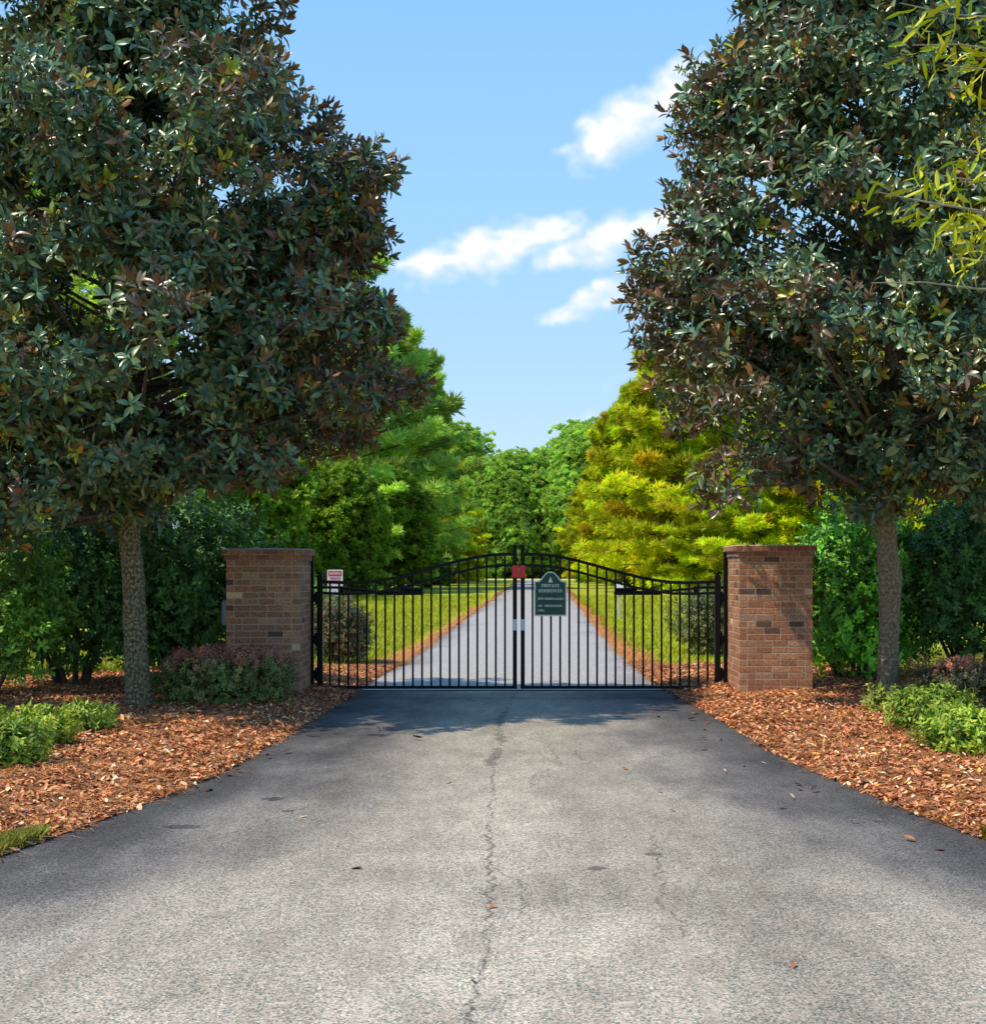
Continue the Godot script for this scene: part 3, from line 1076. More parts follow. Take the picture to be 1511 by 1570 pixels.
	for k in mini(280, near.size()):
		var xf: Transform3D = near[k][1]
		var b := xf.basis * Basis(Vector3.UP, r(0, TAU)) * Basis(Vector3.RIGHT, -r(0.0, 0.6))
		part("leaf", M["magnolia_leaf_%d" % near[k][2]], M.gloss, t, Transform3D(b, xf.origin + xf.basis.y * 0.03))

func spine(trunk: PackedVector3Array, h: float) -> Vector3:
	for i in trunk.size() - 1:
		if h <= trunk[i + 1].y:
			return trunk[i].lerp(trunk[i + 1], clampf((h - trunk[i].y) / (trunk[i + 1].y - trunk[i].y), 0, 1))
	return trunk[-1]

func shrub(called: String, label: String, category: String, at: Vector3, size: Vector3, foot: float, meshes: Array, mat: Material, count: int, scale: float, stems: int, tint_low: Color, tint_high: Color, group := "", boxy := 2.0, top_mesh: Mesh = null) -> void:
	var t := thing(called, at, label, category, group)
	for k in stems:
		var a := TAU * k / stems + r(-0.4, 0.4)
		var far := r(0.25, 0.75)
		var tip := Vector3(cos(a) * size.x * far, foot + (size.y - foot) * r(0.35, 0.8), sin(a) * size.z * far)
		var root := Vector3(cos(a), 0, sin(a)) * minf(0.12, size.x * 0.15) + Vector3(0, -0.06, 0)
		var mid := root.lerp(tip, 0.5) + Vector3(cos(a), 0, sin(a)) * size.x * 0.08 + rand_dir() * 0.05 * size.y
		var pth := PackedVector3Array()
		var pr := PackedFloat32Array()
		for i in 7:
			var u := i / 6.0
			pth.append(root.lerp(mid, u).lerp(mid.lerp(tip, u), u) + rand_dir() * 0.012 * size.y)
			pr.append(lerpf(0.011, 0.003, u) * (0.6 + size.y))
		var st := Soup.new()
		st.tube(pth, pr, 7)
		part("stem", st.mesh(), M.stem, t)
	var wheres := []
	var tints := []
	for m in meshes.size() + (1 if top_mesh else 0):
		wheres.append([])
		tints.append(PackedColorArray())
	var ph := r(0, 100)
	for k in count:
		var u := rand_dir()
		var lump := 1.0 + noise.get_noise_3d(u.x * 55.0 + ph, u.y * 55.0, u.z * 55.0) * (0.55 if boxy < 3.0 else 0.16)
		var rr := pow(r(0.12, 1.0), 0.42) * lump
		var e := pow(pow(absf(u.x), boxy) + pow(absf(u.y), boxy) + pow(absf(u.z), boxy), 1.0 / boxy)
		var p := u / e * rr
		var cy := (foot + size.y) / 2.0
		var pos := Vector3(p.x * size.x, cy + p.y * (size.y - foot) / 2.0, p.z * size.z)
		if pos.y < 0.01: pos.y = r(0.01, 0.08)
		var ax := (Vector3(u.x, u.y * 0.8, u.z) + Vector3(0, 0.55, 0) + rand_dir() * 0.5).normalized()
		var xf := Transform3D(toward(ax, r(0, TAU)).scaled(Vector3.ONE * scale * r(0.7, 1.25)), pos)
		var w := clampf((pos.y - foot) / (size.y - foot), 0, 1)
		var v := rng.randi() % meshes.size()
		var g := r(0.7, 1.3)
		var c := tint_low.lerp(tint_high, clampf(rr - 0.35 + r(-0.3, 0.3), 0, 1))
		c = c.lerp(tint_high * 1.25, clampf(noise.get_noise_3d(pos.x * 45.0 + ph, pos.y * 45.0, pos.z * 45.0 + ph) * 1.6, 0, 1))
		if top_mesh and w > 0.74 + r(-0.1, 0.12) and rr > 0.6:
			v = meshes.size()
			c = Color.WHITE
		wheres[v].append(xf)
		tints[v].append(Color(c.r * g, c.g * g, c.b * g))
	for m in wheres.size():
		if wheres[m].size():
			scatter("foliage", meshes[m] if m < meshes.size() else top_mesh, mat, wheres[m], tints[m], t)

func build_leaf_kinds() -> void:
	M.gloss = tinted(0.32, 0.24, 0.6)
	M.waxy = tinted(0.45, 0.3, 0.4)
	M.leafy = tinted(0.5, 0.35, 0.4)
	M.limb = solid(Color(0.09, 0.075, 0.06), 0.9)
	M.stem = solid(Color(0.10, 0.08, 0.06), 0.9)
	var greens := [Color(0.088, 0.174, 0.089), Color(0.114, 0.200, 0.089), Color(0.068, 0.142, 0.083), Color(0.195, 0.250, 0.083)]
	var rusts := [Color(0.384, 0.168, 0.062), Color(0.304, 0.144, 0.062), Color(0.240, 0.160, 0.078), Color(0.448, 0.240, 0.093)]
	var olive := [Color(0.256, 0.256, 0.109), Color(0.304, 0.256, 0.109), Color(0.240, 0.176, 0.093), Color(0.320, 0.192, 0.078)]
	M.magnolia_0 = rosette(9, 0.175, 0.42, -0.1, 1.1, greens, olive)
	M.magnolia_1 = rosette(9, 0.175, 0.40, 0.2, 1.25, [Color(0.160, 0.120, 0.085), Color(0.112, 0.136, 0.078), Color(0.176, 0.104, 0.070)], rusts)
	M.magnolia_2 = rosette(8, 0.18, 0.42, 0.3, 1.2, [Color(0.480, 0.512, 0.046), Color(0.240, 0.336, 0.046), Color(0.512, 0.256, 0.046)], olive)
	M.magnolia_3 = rosette(6, 0.20, 0.36, -0.3, 0.9, greens, olive)
	M.magnolia_4 = rosette(12, 0.15, 0.45, -0.2, 1.3, greens, olive)
	for v in 3:
		var st := Soup.new()
		st.leaf(Transform3D(), 0.195, 0.08, 0.18, 0.3, [Color(0.104, 0.176, 0.070), Color(0.176, 0.120, 0.062), Color(0.480, 0.400, 0.046)][v], [olive[0], rusts[0], olive[2]][v])
		M["magnolia_leaf_%d" % v] = st.mesh()
	M.camellia = [rosette(8, 0.085, 0.5, 0.0, 1.1, [Color(0.077, 0.190, 0.052), Color(0.107, 0.228, 0.056), Color(0.065, 0.146, 0.047)], [Color(0.178, 0.293, 0.075)], 0.001, false), sprig(9, 0.16, 0.08, 0.5, [Color(0.077, 0.178, 0.052), Color(0.121, 0.246, 0.060)])]
	M.bright = [rosette(9, 0.06, 0.42, 0.0, 1.1, [Color(0.162, 0.373, 0.041), Color(0.227, 0.466, 0.054), Color(0.130, 0.296, 0.041)], [Color(0.227, 0.404, 0.081)], 0.0, false), sprig(10, 0.10, 0.055, 0.45, [Color(0.179, 0.404, 0.041), Color(0.276, 0.466, 0.054)])]
	M.small = [sprig(12, 0.11, 0.042, 0.55, [Color(0.073, 0.117, 0.042), Color(0.107, 0.161, 0.049), Color(0.138, 0.114, 0.049)]), sprig(12, 0.12, 0.04, 0.6, [Color(0.064, 0.109, 0.046), Color(0.126, 0.170, 0.056)])]
	M.pink = sprig(10, 0.12, 0.04, 0.55, [Color(0.654, 0.161, 0.138), Color(0.484, 0.141, 0.097), Color(0.774, 0.265, 0.227), Color(0.388, 0.189, 0.082)])
	M.brown_tip = sprig(10, 0.12, 0.04, 0.55, [Color(0.729, 0.297, 0.149), Color(0.534, 0.208, 0.119), Color(0.341, 0.208, 0.075)])

func build_near_plants() -> void:
	# magnolias
	rng.seed = 101
	var bark_l := bark([[0.0, Color(0.040, 0.032, 0.020)], [0.42, Color(0.114, 0.091, 0.050)], [0.6, Color(0.215, 0.182, 0.099)], [0.78, Color(0.362, 0.317, 0.168)], [1.0, Color(0.564, 0.487, 0.297)]], 31, 2.0)
	var bark_r := bark([[0.0, Color(0.087, 0.067, 0.043)], [0.42, Color(0.189, 0.145, 0.090)], [0.6, Color(0.246, 0.210, 0.109)], [0.8, Color(0.319, 0.275, 0.174)], [1.0, Color(0.522, 0.464, 0.348)]], 35, 1.8)
	var lx := -4.34
	magnolia("magnolia tree with mottled lichen-covered trunk beside the clipped pink-topped shrub", Vector3(lx, 0.03, -15.3),
		PackedVector3Array([Vector3(0, -0.15, 0), Vector3(0.0, 0.12, 0), Vector3(-0.03, 0.7, 0.02), Vector3(-0.06, 1.4, 0.0), Vector3(-0.12, 2.3, -0.02), Vector3(-0.08, 4.0, 0.05), Vector3(-0.02, 6.0, 0.0), Vector3(0.0, 8.2, 0.0), Vector3(0.02, 10.0, 0.0)]),
		PackedFloat32Array([0.185, 0.152, 0.128, 0.12, 0.108, 0.09, 0.065, 0.04, 0.01]), bark_l,
		[[2.35, 0.7], [2.75, 1.6], [3.2, 2.6], [3.7, 3.2], [4.4, 2.9], [4.8, 2.3], [5.4, 2.7], [6.0, 2.95], [6.7, 2.15], [7.1, 1.6], [8.1, 1.5], [9.2, 1.0], [10.2, 0.3]], 1.0, 225, 0.5, 1.05, [Vector3(-1.3, 2.25, 0.9), Vector3(-1.7, 2.0, 0.5), Vector3(-2.2, 1.95, 1.0), Vector3(-2.7, 2.0, 0.3), Vector3(-2.0, 2.4, 1.5), Vector3(-2.9, 2.4, 0.9), Vector3(-0.8, 2.35, 1.1), Vector3(-2.4, 2.3, 1.2), Vector3(-3.2, 2.1, 0.8), Vector3(-2.9, 7.2, 0.8), Vector3(-2.6, 7.9, 0.5), Vector3(-3.0, 6.6, 1.0), Vector3(-2.3, 8.3, 0.7), Vector3(-1.8, 8.0, 1.0), Vector3(-1.0, 8.4, 1.0)])
	rng.seed = 202
	magnolia("magnolia tree with smooth brown trunk on the orange mulch past the sunlit pillar", Vector3(4.27, 0.10, -15.5),
		PackedVector3Array([Vector3(0, -0.2, 0), Vector3(0.0, 0.1, 0), Vector3(0.02, 0.7, 0.0), Vector3(0.03, 1.15, 0.0), Vector3(0.03, 1.42, 0.0), Vector3(0.0, 1.8, -0.02), Vector3(-0.02, 2.4, 0.0), Vector3(0.03, 4.0, 0.05), Vector3(0.0, 6.0, 0.0), Vector3(-0.05, 8.2, 0.0), Vector3(0.0, 10.0, 0.0)]),
		PackedFloat32Array([0.15, 0.122, 0.112, 0.115, 0.135, 0.108, 0.1, 0.08, 0.06, 0.035, 0.01]), bark_r,
		[[2.4, 0.6], [2.8, 1.7], [3.25, 2.5], [3.7, 2.65], [4.2, 2.85], [4.8, 2.85], [5.15, 2.95], [5.6, 2.6], [6.05, 2.35], [6.7, 2.5], [7.1, 2.3], [7.5, 1.7], [8.3, 1.6], [9.2, 1.1], [10.2, 0.3]], -1.0, 180, 0.5, 0.95, [Vector3(1.2, 2.3, 0.8), Vector3(1.8, 2.5, 0.6), Vector3(-1.95, 2.45, 0.9), Vector3(2.3, 2.9, 0.9), Vector3(2.6, 3.6, 1.0)])
	rng.seed = 303
	var dark := Color(0.8, 0.85, 0.85)
	var mid := Color(1.1, 1.2, 1.0)
	shrub("loropetalum_shrub", "clipped dark green shrub with pink-red top in front of brick pillar", "shrub", Vector3(-3.45, 0.02, -15.72), Vector3(0.74, 0.66, 0.5), 0.0, M.small, M.leafy, 2600, 0.9, 7, Color(1.1, 1.1, 0.8), Color(2.4, 2.2, 1.4), "", 4.0, M.pink)
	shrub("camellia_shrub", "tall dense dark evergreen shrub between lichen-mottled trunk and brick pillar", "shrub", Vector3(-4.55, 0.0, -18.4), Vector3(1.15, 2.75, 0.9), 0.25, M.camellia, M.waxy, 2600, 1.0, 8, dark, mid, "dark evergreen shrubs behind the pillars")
	shrub("camellia_shrub", "dark evergreen shrub with a fan of bare stems at its foot", "shrub", Vector3(-6.0, 0.0, -18.0), Vector3(1.2, 2.6, 1.0), 0.42, M.camellia, M.waxy, 2500, 1.0, 14, dark, mid, "dark evergreen shrubs behind the pillars")
	shrub("camellia_shrub", "loose olive-green shrub with crooked stems above the low green plants", "shrub", Vector3(-6.6, 0.0, -16.4), Vector3(1.1, 2.3, 0.9), 0.3, M.camellia, M.leafy, 1300, 1.0, 9, Color(1.2, 1.2, 0.8), Color(2.2, 2.1, 0.9), "dark evergreen shrubs behind the pillars")
	shrub("camellia_shrub", "dense evergreen shrub with sunlight painted into its leaves directly beside the sunlit brick pillar", "shrub", Vector3(4.65, 0.0, -18.6), Vector3(1.05, 2.6, 0.9), 0.2, M.camellia, M.waxy, 2500, 1.0, 8, dark, Color(3.0, 3.4, 1.1), "dark evergreen shrubs behind the pillars")  # high leaf tint raised to stand in for direct sun
	shrub("camellia_shrub", "broad dark evergreen shrub behind smooth magnolia trunk with bare crooked stems below", "shrub", Vector3(6.2, 0.0, -18.2), Vector3(1.2, 2.75, 1.0), 0.45, M.camellia, M.waxy, 2400, 1.0, 12, dark, mid, "dark evergreen shrubs behind the pillars")
	shrub("camellia_shrub", "dark evergreen shrub at the outer end of the orange mulch, behind brown-tipped shrub", "shrub", Vector3(7.6, 0.0, -17.2), Vector3(1.1, 2.5, 0.9), 0.7, M.camellia, M.waxy, 1600, 1.0, 9, dark, mid, "dark evergreen shrubs behind the pillars")
	shrub("camellia_shrub", "shaded evergreen shrub set back between the fan-stemmed shrub and the lichen-mottled trunk", "shrub", Vector3(-5.5, 0.0, -20.6), Vector3(1.0, 2.0, 0.8), 0.1, M.camellia, M.leafy, 1100, 1.0, 6, Color(0.9, 0.95, 0.8), Color(1.5, 1.5, 0.9), "dark evergreen shrubs behind the pillars")
	shrub("camellia_shrub", "shaded evergreen shrub set back behind the loose olive-green shrub", "shrub", Vector3(-8.0, 0.0, -20.0), Vector3(1.1, 2.2, 0.9), 0.1, M.camellia, M.leafy, 1200, 1.0, 6, Color(0.9, 0.95, 0.8), Color(1.7, 1.7, 0.9), "dark evergreen shrubs behind the pillars")
	shrub("camellia_shrub", "shaded evergreen shrub set back between the two behind the smooth magnolia trunk", "shrub", Vector3(5.6, 0.0, -20.6), Vector3(0.9, 2.0, 0.8), 0.1, M.camellia, M.leafy, 1000, 1.0, 6, Color(0.9, 0.95, 0.8), Color(1.5, 1.5, 0.9), "dark evergreen shrubs behind the pillars")
	# low bright plants
	var b0 := Color(0.8, 0.62, 0.7)
	var b1 := Color(1.35, 1.0, 0.9)
	shrub("azalea_bush", "low bright green bush nearest the road, on the mulch before the lichen-mottled magnolia", "bush", Vector3(-4.05, 0.05, -10.7), Vector3(0.27, 0.38, 0.26), 0.02, M.bright, M.leafy, 260, 1.0, 6, b0, b1, "low bright green bushes in the mulch")
	shrub("azalea_bush", "low yellow-green bush in the middle of the three before the lichen-mottled magnolia", "bush", Vector3(-4.25, 0.06, -11.9), Vector3(0.30, 0.32, 0.28), 0.02, M.bright, M.leafy, 250, 1.0, 6, Color(0.9, 0.8, 0.7), Color(1.7, 1.05, 0.9), "low bright green bushes in the mulch")
	shrub("azalea_bush", "small olive-green sprawling bush touching the foot of the lichen-mottled magnolia", "bush", Vector3(-4.25, 0.05, -13.1), Vector3(0.32, 0.25, 0.26), 0.02, M.bright, M.leafy, 190, 1.0, 6, Color(0.9, 0.7, 0.7), Color(1.5, 1.05, 1.0), "low bright green bushes in the mulch")
	shrub("azalea_bush", "leafy green bush half out of view beyond the nearest low bright green bush", "bush", Vector3(-4.95, 0.05, -12.2), Vector3(0.33, 0.36, 0.3), 0.02, M.bright, M.leafy, 260, 1.0, 6, b0, b1, "low bright green bushes in the mulch")
	shrub("azalea_bush", "rounded bright green bush on orange mulch, farther of the two by smooth magnolia", "bush", Vector3(3.92, 0.10, -12.7), Vector3(0.36, 0.38, 0.32), 0.02, M.bright, M.leafy, 480, 1.0, 6, b0, b1, "low bright green bushes in the mulch")
	shrub("azalea_bush", "rounded bright green bush on orange mulch, nearer of the two by smooth magnolia", "bush", Vector3(3.80, 0.08, -11.3), Vector3(0.40, 0.37, 0.32), 0.02, M.bright, M.leafy, 520, 1.0, 6, b0, Color(1.55, 1.15, 0.9), "low bright green bushes in the mulch")
	shrub("azalea_bush", "tiny olive sprig of a bush at the foot of the smooth brown magnolia trunk", "bush", Vector3(3.85, 0.11, -14.2), Vector3(0.2, 0.24, 0.18), 0.02, M.bright, M.leafy, 90, 1.0, 4, Color(1.0, 0.6, 0.9), Color(1.6, 1.0, 1.2), "low bright green bushes in the mulch")
	shrub("loropetalum_shrub", "low brown-tipped shrub on the mulch past the smooth magnolia trunk", "shrub", Vector3(5.0, 0.06, -15.0), Vector3(0.55, 0.55, 0.45), 0.03, M.small, M.leafy, 900, 1.0, 6, Color(0.8, 0.7, 0.8), Color(1.2, 1.05, 1.0), "", 2.4, M.brown_tip)
	# rounded shrubs behind the gate
	shrub("boxwood_shrub", "rounded brownish shrub on mulch behind the leaf without a sign", "shrub", Vector3(-3.0, 0.02, -22.4), Vector3(0.52, 1.1, 0.5), 0.05, M.small, M.leafy, 1100, 1.15, 6, Color(0.9, 0.65, 0.8), Color(1.5, 1.1, 1.1), "rounded shrubs behind the gate")
	shrub("boxwood_shrub", "taller green shrub behind the rounded brownish one and the warning sign", "shrub", Vector3(-4.05, 0.0, -24.6), Vector3(0.8, 1.45, 0.7), 0.05, M.bright, M.leafy, 900, 1.4, 6, Color(0.6, 0.65, 0.7), Color(1.1, 1.1, 1.0), "rounded shrubs behind the gate")
	shrub("boxwood_shrub", "rounded green shrub on mulch behind the leaf with the sign", "shrub", Vector3(3.55, 0.02, -24.6), Vector3(0.68, 1.3, 0.62), 0.05, M.small, M.leafy, 1300, 1.2, 6, Color(1.1, 0.9, 0.9), Color(1.7, 1.7, 1.2), "rounded shrubs behind the gate")

func willow_oak() -> void:
	rng.seed = 404
	var t := thing("willow_oak_tree", Vector3(4.7, 0.0, -8.4), "slender tree whose twigs with long narrow yellow-green leaves hang in at the edge", "tree")
	tree_trunk(t, PackedVector3Array([Vector3(0, -0.2, 0), Vector3(0.02, 1.5, 0), Vector3(0.1, 3.2, 0.05), Vector3(0.05, 5.2, 0), Vector3(0, 7.0, 0)]), PackedFloat32Array([0.13, 0.1, 0.085, 0.05, 0.02]), M.limb)
	var gold := [Color(0.60, 0.62, 0.015), Color(0.62, 0.58, 0.015), Color(0.42, 0.58, 0.02), Color(0.55, 0.52, 0.02)]
	var meshes := []
	for k in 4:
		var st := Soup.new()
		st.leaf(Transform3D(), 0.19, 0.036, [0.15, 0.35, 0.0, 0.5][k], 0.4, gold[k], gold[(k + 1) % 4], 0.0012)
		meshes.append(st.mesh())
	var wood := solid(Color(0.30, 0.25, 0.20), 0.85)
	for q in [[3.0, Vector3(-2.76, 3.74, 1.1), 16], [3.1, Vector3(-2.55, 3.72, 1.0), 22], [2.9, Vector3(-2.42, 3.55, 1.2), 34], [3.2, Vector3(-2.46, 3.92, 0.9), 30], [2.8, Vector3(-2.35, 3.38, 1.1), 34], [3.2, Vector3(-2.28, 3.62, 0.8), 30], [3.1, Vector3(-2.3, 3.95, 1.2), 26], [4.2, Vector3(-2.5, 4.62, 0.9), 30], [4.3, Vector3(-2.6, 4.76, 1.1), 24], [4.0, Vector3(-2.3, 4.5, 0.9), 26], [2.9, Vector3(-2.76, 3.25, 1.1), 0]]:
		var foot := Vector3(0.08, q[0], 0)
		var tip: Vector3 = q[1]
		var mid := foot.lerp(tip, 0.55) + Vector3(0, 0.3, 0)
		var pth := PackedVector3Array()
		var pr := PackedFloat32Array()
		for k in 9:
			var u := k / 8.0
			pth.append(foot.lerp(mid, u).lerp(mid.lerp(tip, u), u) + rand_dir() * 0.025)
			pr.append(lerpf(0.02, 0.0025, u))
		var st := Soup.new()
		st.tube(pth, pr, 7)
		part("branch", st.mesh(), wood, t)
		for k in q[2]:
			var u := 1.0 - 0.24 * pow(rng.randf(), 0.9)
			var p := foot.lerp(mid, u).lerp(mid.lerp(tip, u), u) + rand_dir() * 0.09
			var dir := Vector3(r(-0.9, 0.35), r(-1.0, 0.25), r(-0.7, 0.7)).normalized()
			var x := dir.cross(rand_dir()).normalized()
			part("leaf", meshes[rng.randi() % 4], M.willow, t, Transform3D(Basis(x, dir.cross(x), dir).scaled(Vector3.ONE * r(0.42, 0.8)), p))

# ------------------------------------------------------------------ trees beyond
func needle_tuft(cols: Array, blades: int, l0: float, w0: float) -> ArrayMesh:
	var st := Soup.new()
	for k in blades:
		var d := rand_dir()
		d.y = absf(d.y) * 0.9 + 0.05
		d = d.normalized()
		var l := l0 * r(0.65, 1.15)
		var x := d.cross(rand_dir()).normalized() * w0 * r(0.7, 1.3)
		var at := d * l * 0.1 + rand_dir() * l0 * 0.12
		var c: Color = cols[rng.randi() % cols.size()]
		st.grid([PackedVector3Array([at, at]), PackedVector3Array([at + d * l * 0.5 - x, at + d * l * 0.5 + x]), PackedVector3Array([at + d * l, at + d * l])], c)
	return st.mesh()

func pine(called: String, h: float, rad: float, bare: float, tuft: Array, power: float, tone: Color) -> Node3D:
	var t := thing(called, Vector3.ZERO, "", "tree")
	var pts := PackedVector3Array()
	var rr := PackedFloat32Array()
	for k in 9:
		var u := k / 8.0
		pts.append(Vector3(sin(u * 4.0) * 0.12, u * h * 0.98 - 0.2, cos(u * 3.0) * 0.1))
		rr.append(lerpf(0.016 * h, 0.02, u))
	var st := Soup.new()
	st.tube(pts, rr, 10, Color.WHITE, 0.06)
	part("trunk", st.mesh(), M.pine_bark, t)
	var tuft_gold := called.begins_with("golden")
	var br := Soup.new()
	var wh := [[], []]
	var ti := [PackedColorArray(), PackedColorArray()]
	var n := 88
	for i in n:
		var u := bare + (1.0 - bare) * (i + rng.randf()) / n
		var len := rad * pow(1.0 - u, power) * minf(1.0, 0.62 + (u - bare) * 3.0) * r(0.4, 1.35) + 0.3
		var az := i * 2.39996 + r(-0.3, 0.3)
		var rise := lerpf(-0.08, 0.75, u) + r(-0.12, 0.12)
		var dir := Vector3(cos(az), rise, sin(az)).normalized()
		var foot := Vector3(0, u * h, 0)
		br.tube(PackedVector3Array([foot, foot + dir * len * 0.5 + Vector3(0, -0.02 * len, 0), foot + dir * len]), PackedFloat32Array([0.02 + 0.012 * len, 0.012 + 0.006 * len, 0.008]), 5)
		var side := dir.cross(Vector3.UP).normalized()
		var count := int(9 + len * 5.5)
		var bough := r(0.5, 1.5)
		for k in count:
			var s := pow(r(0.08, 1.0), 0.6)
			var p := foot + dir * len * s + side * r(-0.3, 0.3) * len * (1.15 - s * 0.6) + Vector3(0, r(-0.12, 0.3), 0)
			var ax := (dir * 0.6 + Vector3(0, 0.75, 0) + side * r(-0.5, 0.5) + rand_dir() * 0.3).normalized()
			var v := rng.randi() % 2
			wh[v].append(Transform3D(toward(ax, r(0, TAU)).scaled(Vector3.ONE * r(0.75, 1.3)), p))
			var g := bough * r(0.75, 1.25)
			var warm := r(0.92, 1.05) * (0.82 if tuft_gold and i % 9 == 4 else 1.0)
			ti[v].append(Color(tone.r * g * (1.1 if warm < 0.87 else 1.0), tone.g * g * warm, tone.b * g))
	part("branches", br.mesh(), M.pine_bark, t, Transform3D(), "stuff")
	for v in 2:
		scatter("foliage", tuft[v], M.needle, wh[v], ti[v], t)
	return t

func broadleaf(called: String, h: float, rad: float, bare: float, leafs: Array, tone: Color, boughs := 60) -> Node3D:
	var t := thing(called, Vector3.ZERO, "", "tree")
	var st := Soup.new()
	st.tube(PackedVector3Array([Vector3(0, -0.2, 0), Vector3(0.1, h * 0.3, 0), Vector3(-0.05, h * 0.6, 0.1), Vector3(0, h * 0.9, 0)]), PackedFloat32Array([0.02 * h, 0.016 * h, 0.01 * h, 0.02]), 10, Color.WHITE, 0.06)
	part("trunk", st.mesh(), M.pine_bark, t)
	var br := Soup.new()
	var wh := [[], []]
	var ti := [PackedColorArray(), PackedColorArray()]
	for i in boughs:
		var u := bare + (1.0 - bare) * rng.randf()
		var w := rad * sqrt(maxf(0.05, 1.0 - pow(2.0 * (u - bare) / (1.0 - bare) - 0.85, 2.0) * 0.75))
		var az := r(0, TAU)
		var c := Vector3(cos(az), 0, sin(az)) * w * sqrt(r(0.15, 0.9)) + Vector3(0, u * h, 0)
		var cr := r(0.13, 0.22) * h * 0.75
		br.tube(PackedVector3Array([Vector3(0, maxf(0.1, c.y - 0.5 * w), 0), c]), PackedFloat32Array([0.05, 0.012]), 5)
		var bough := r(0.7, 1.3)
		for k in (34 if h < 12.0 else 56):
			var d := rand_dir()
			d.y = d.y * 0.75 + 0.15
			var v := rng.randi() % 2
			wh[v].append(Transform3D(toward((d + Vector3(0, 0.5, 0) + rand_dir() * 0.4).normalized(), r(0, TAU)).scaled(Vector3.ONE * r(0.7, 1.3)), c + d * cr * r(0.6, 1.1)))
			var g := bough * r(0.75, 1.25)
			ti[v].append(Color(tone.r * g, tone.g * g, tone.b * g))
	part("branches", br.mesh(), M.pine_bark, t, Transform3D(), "stuff")
	for v in 2:
		scatter("foliage", leafs[v], M.needle, wh[v], ti[v], t)
	return t

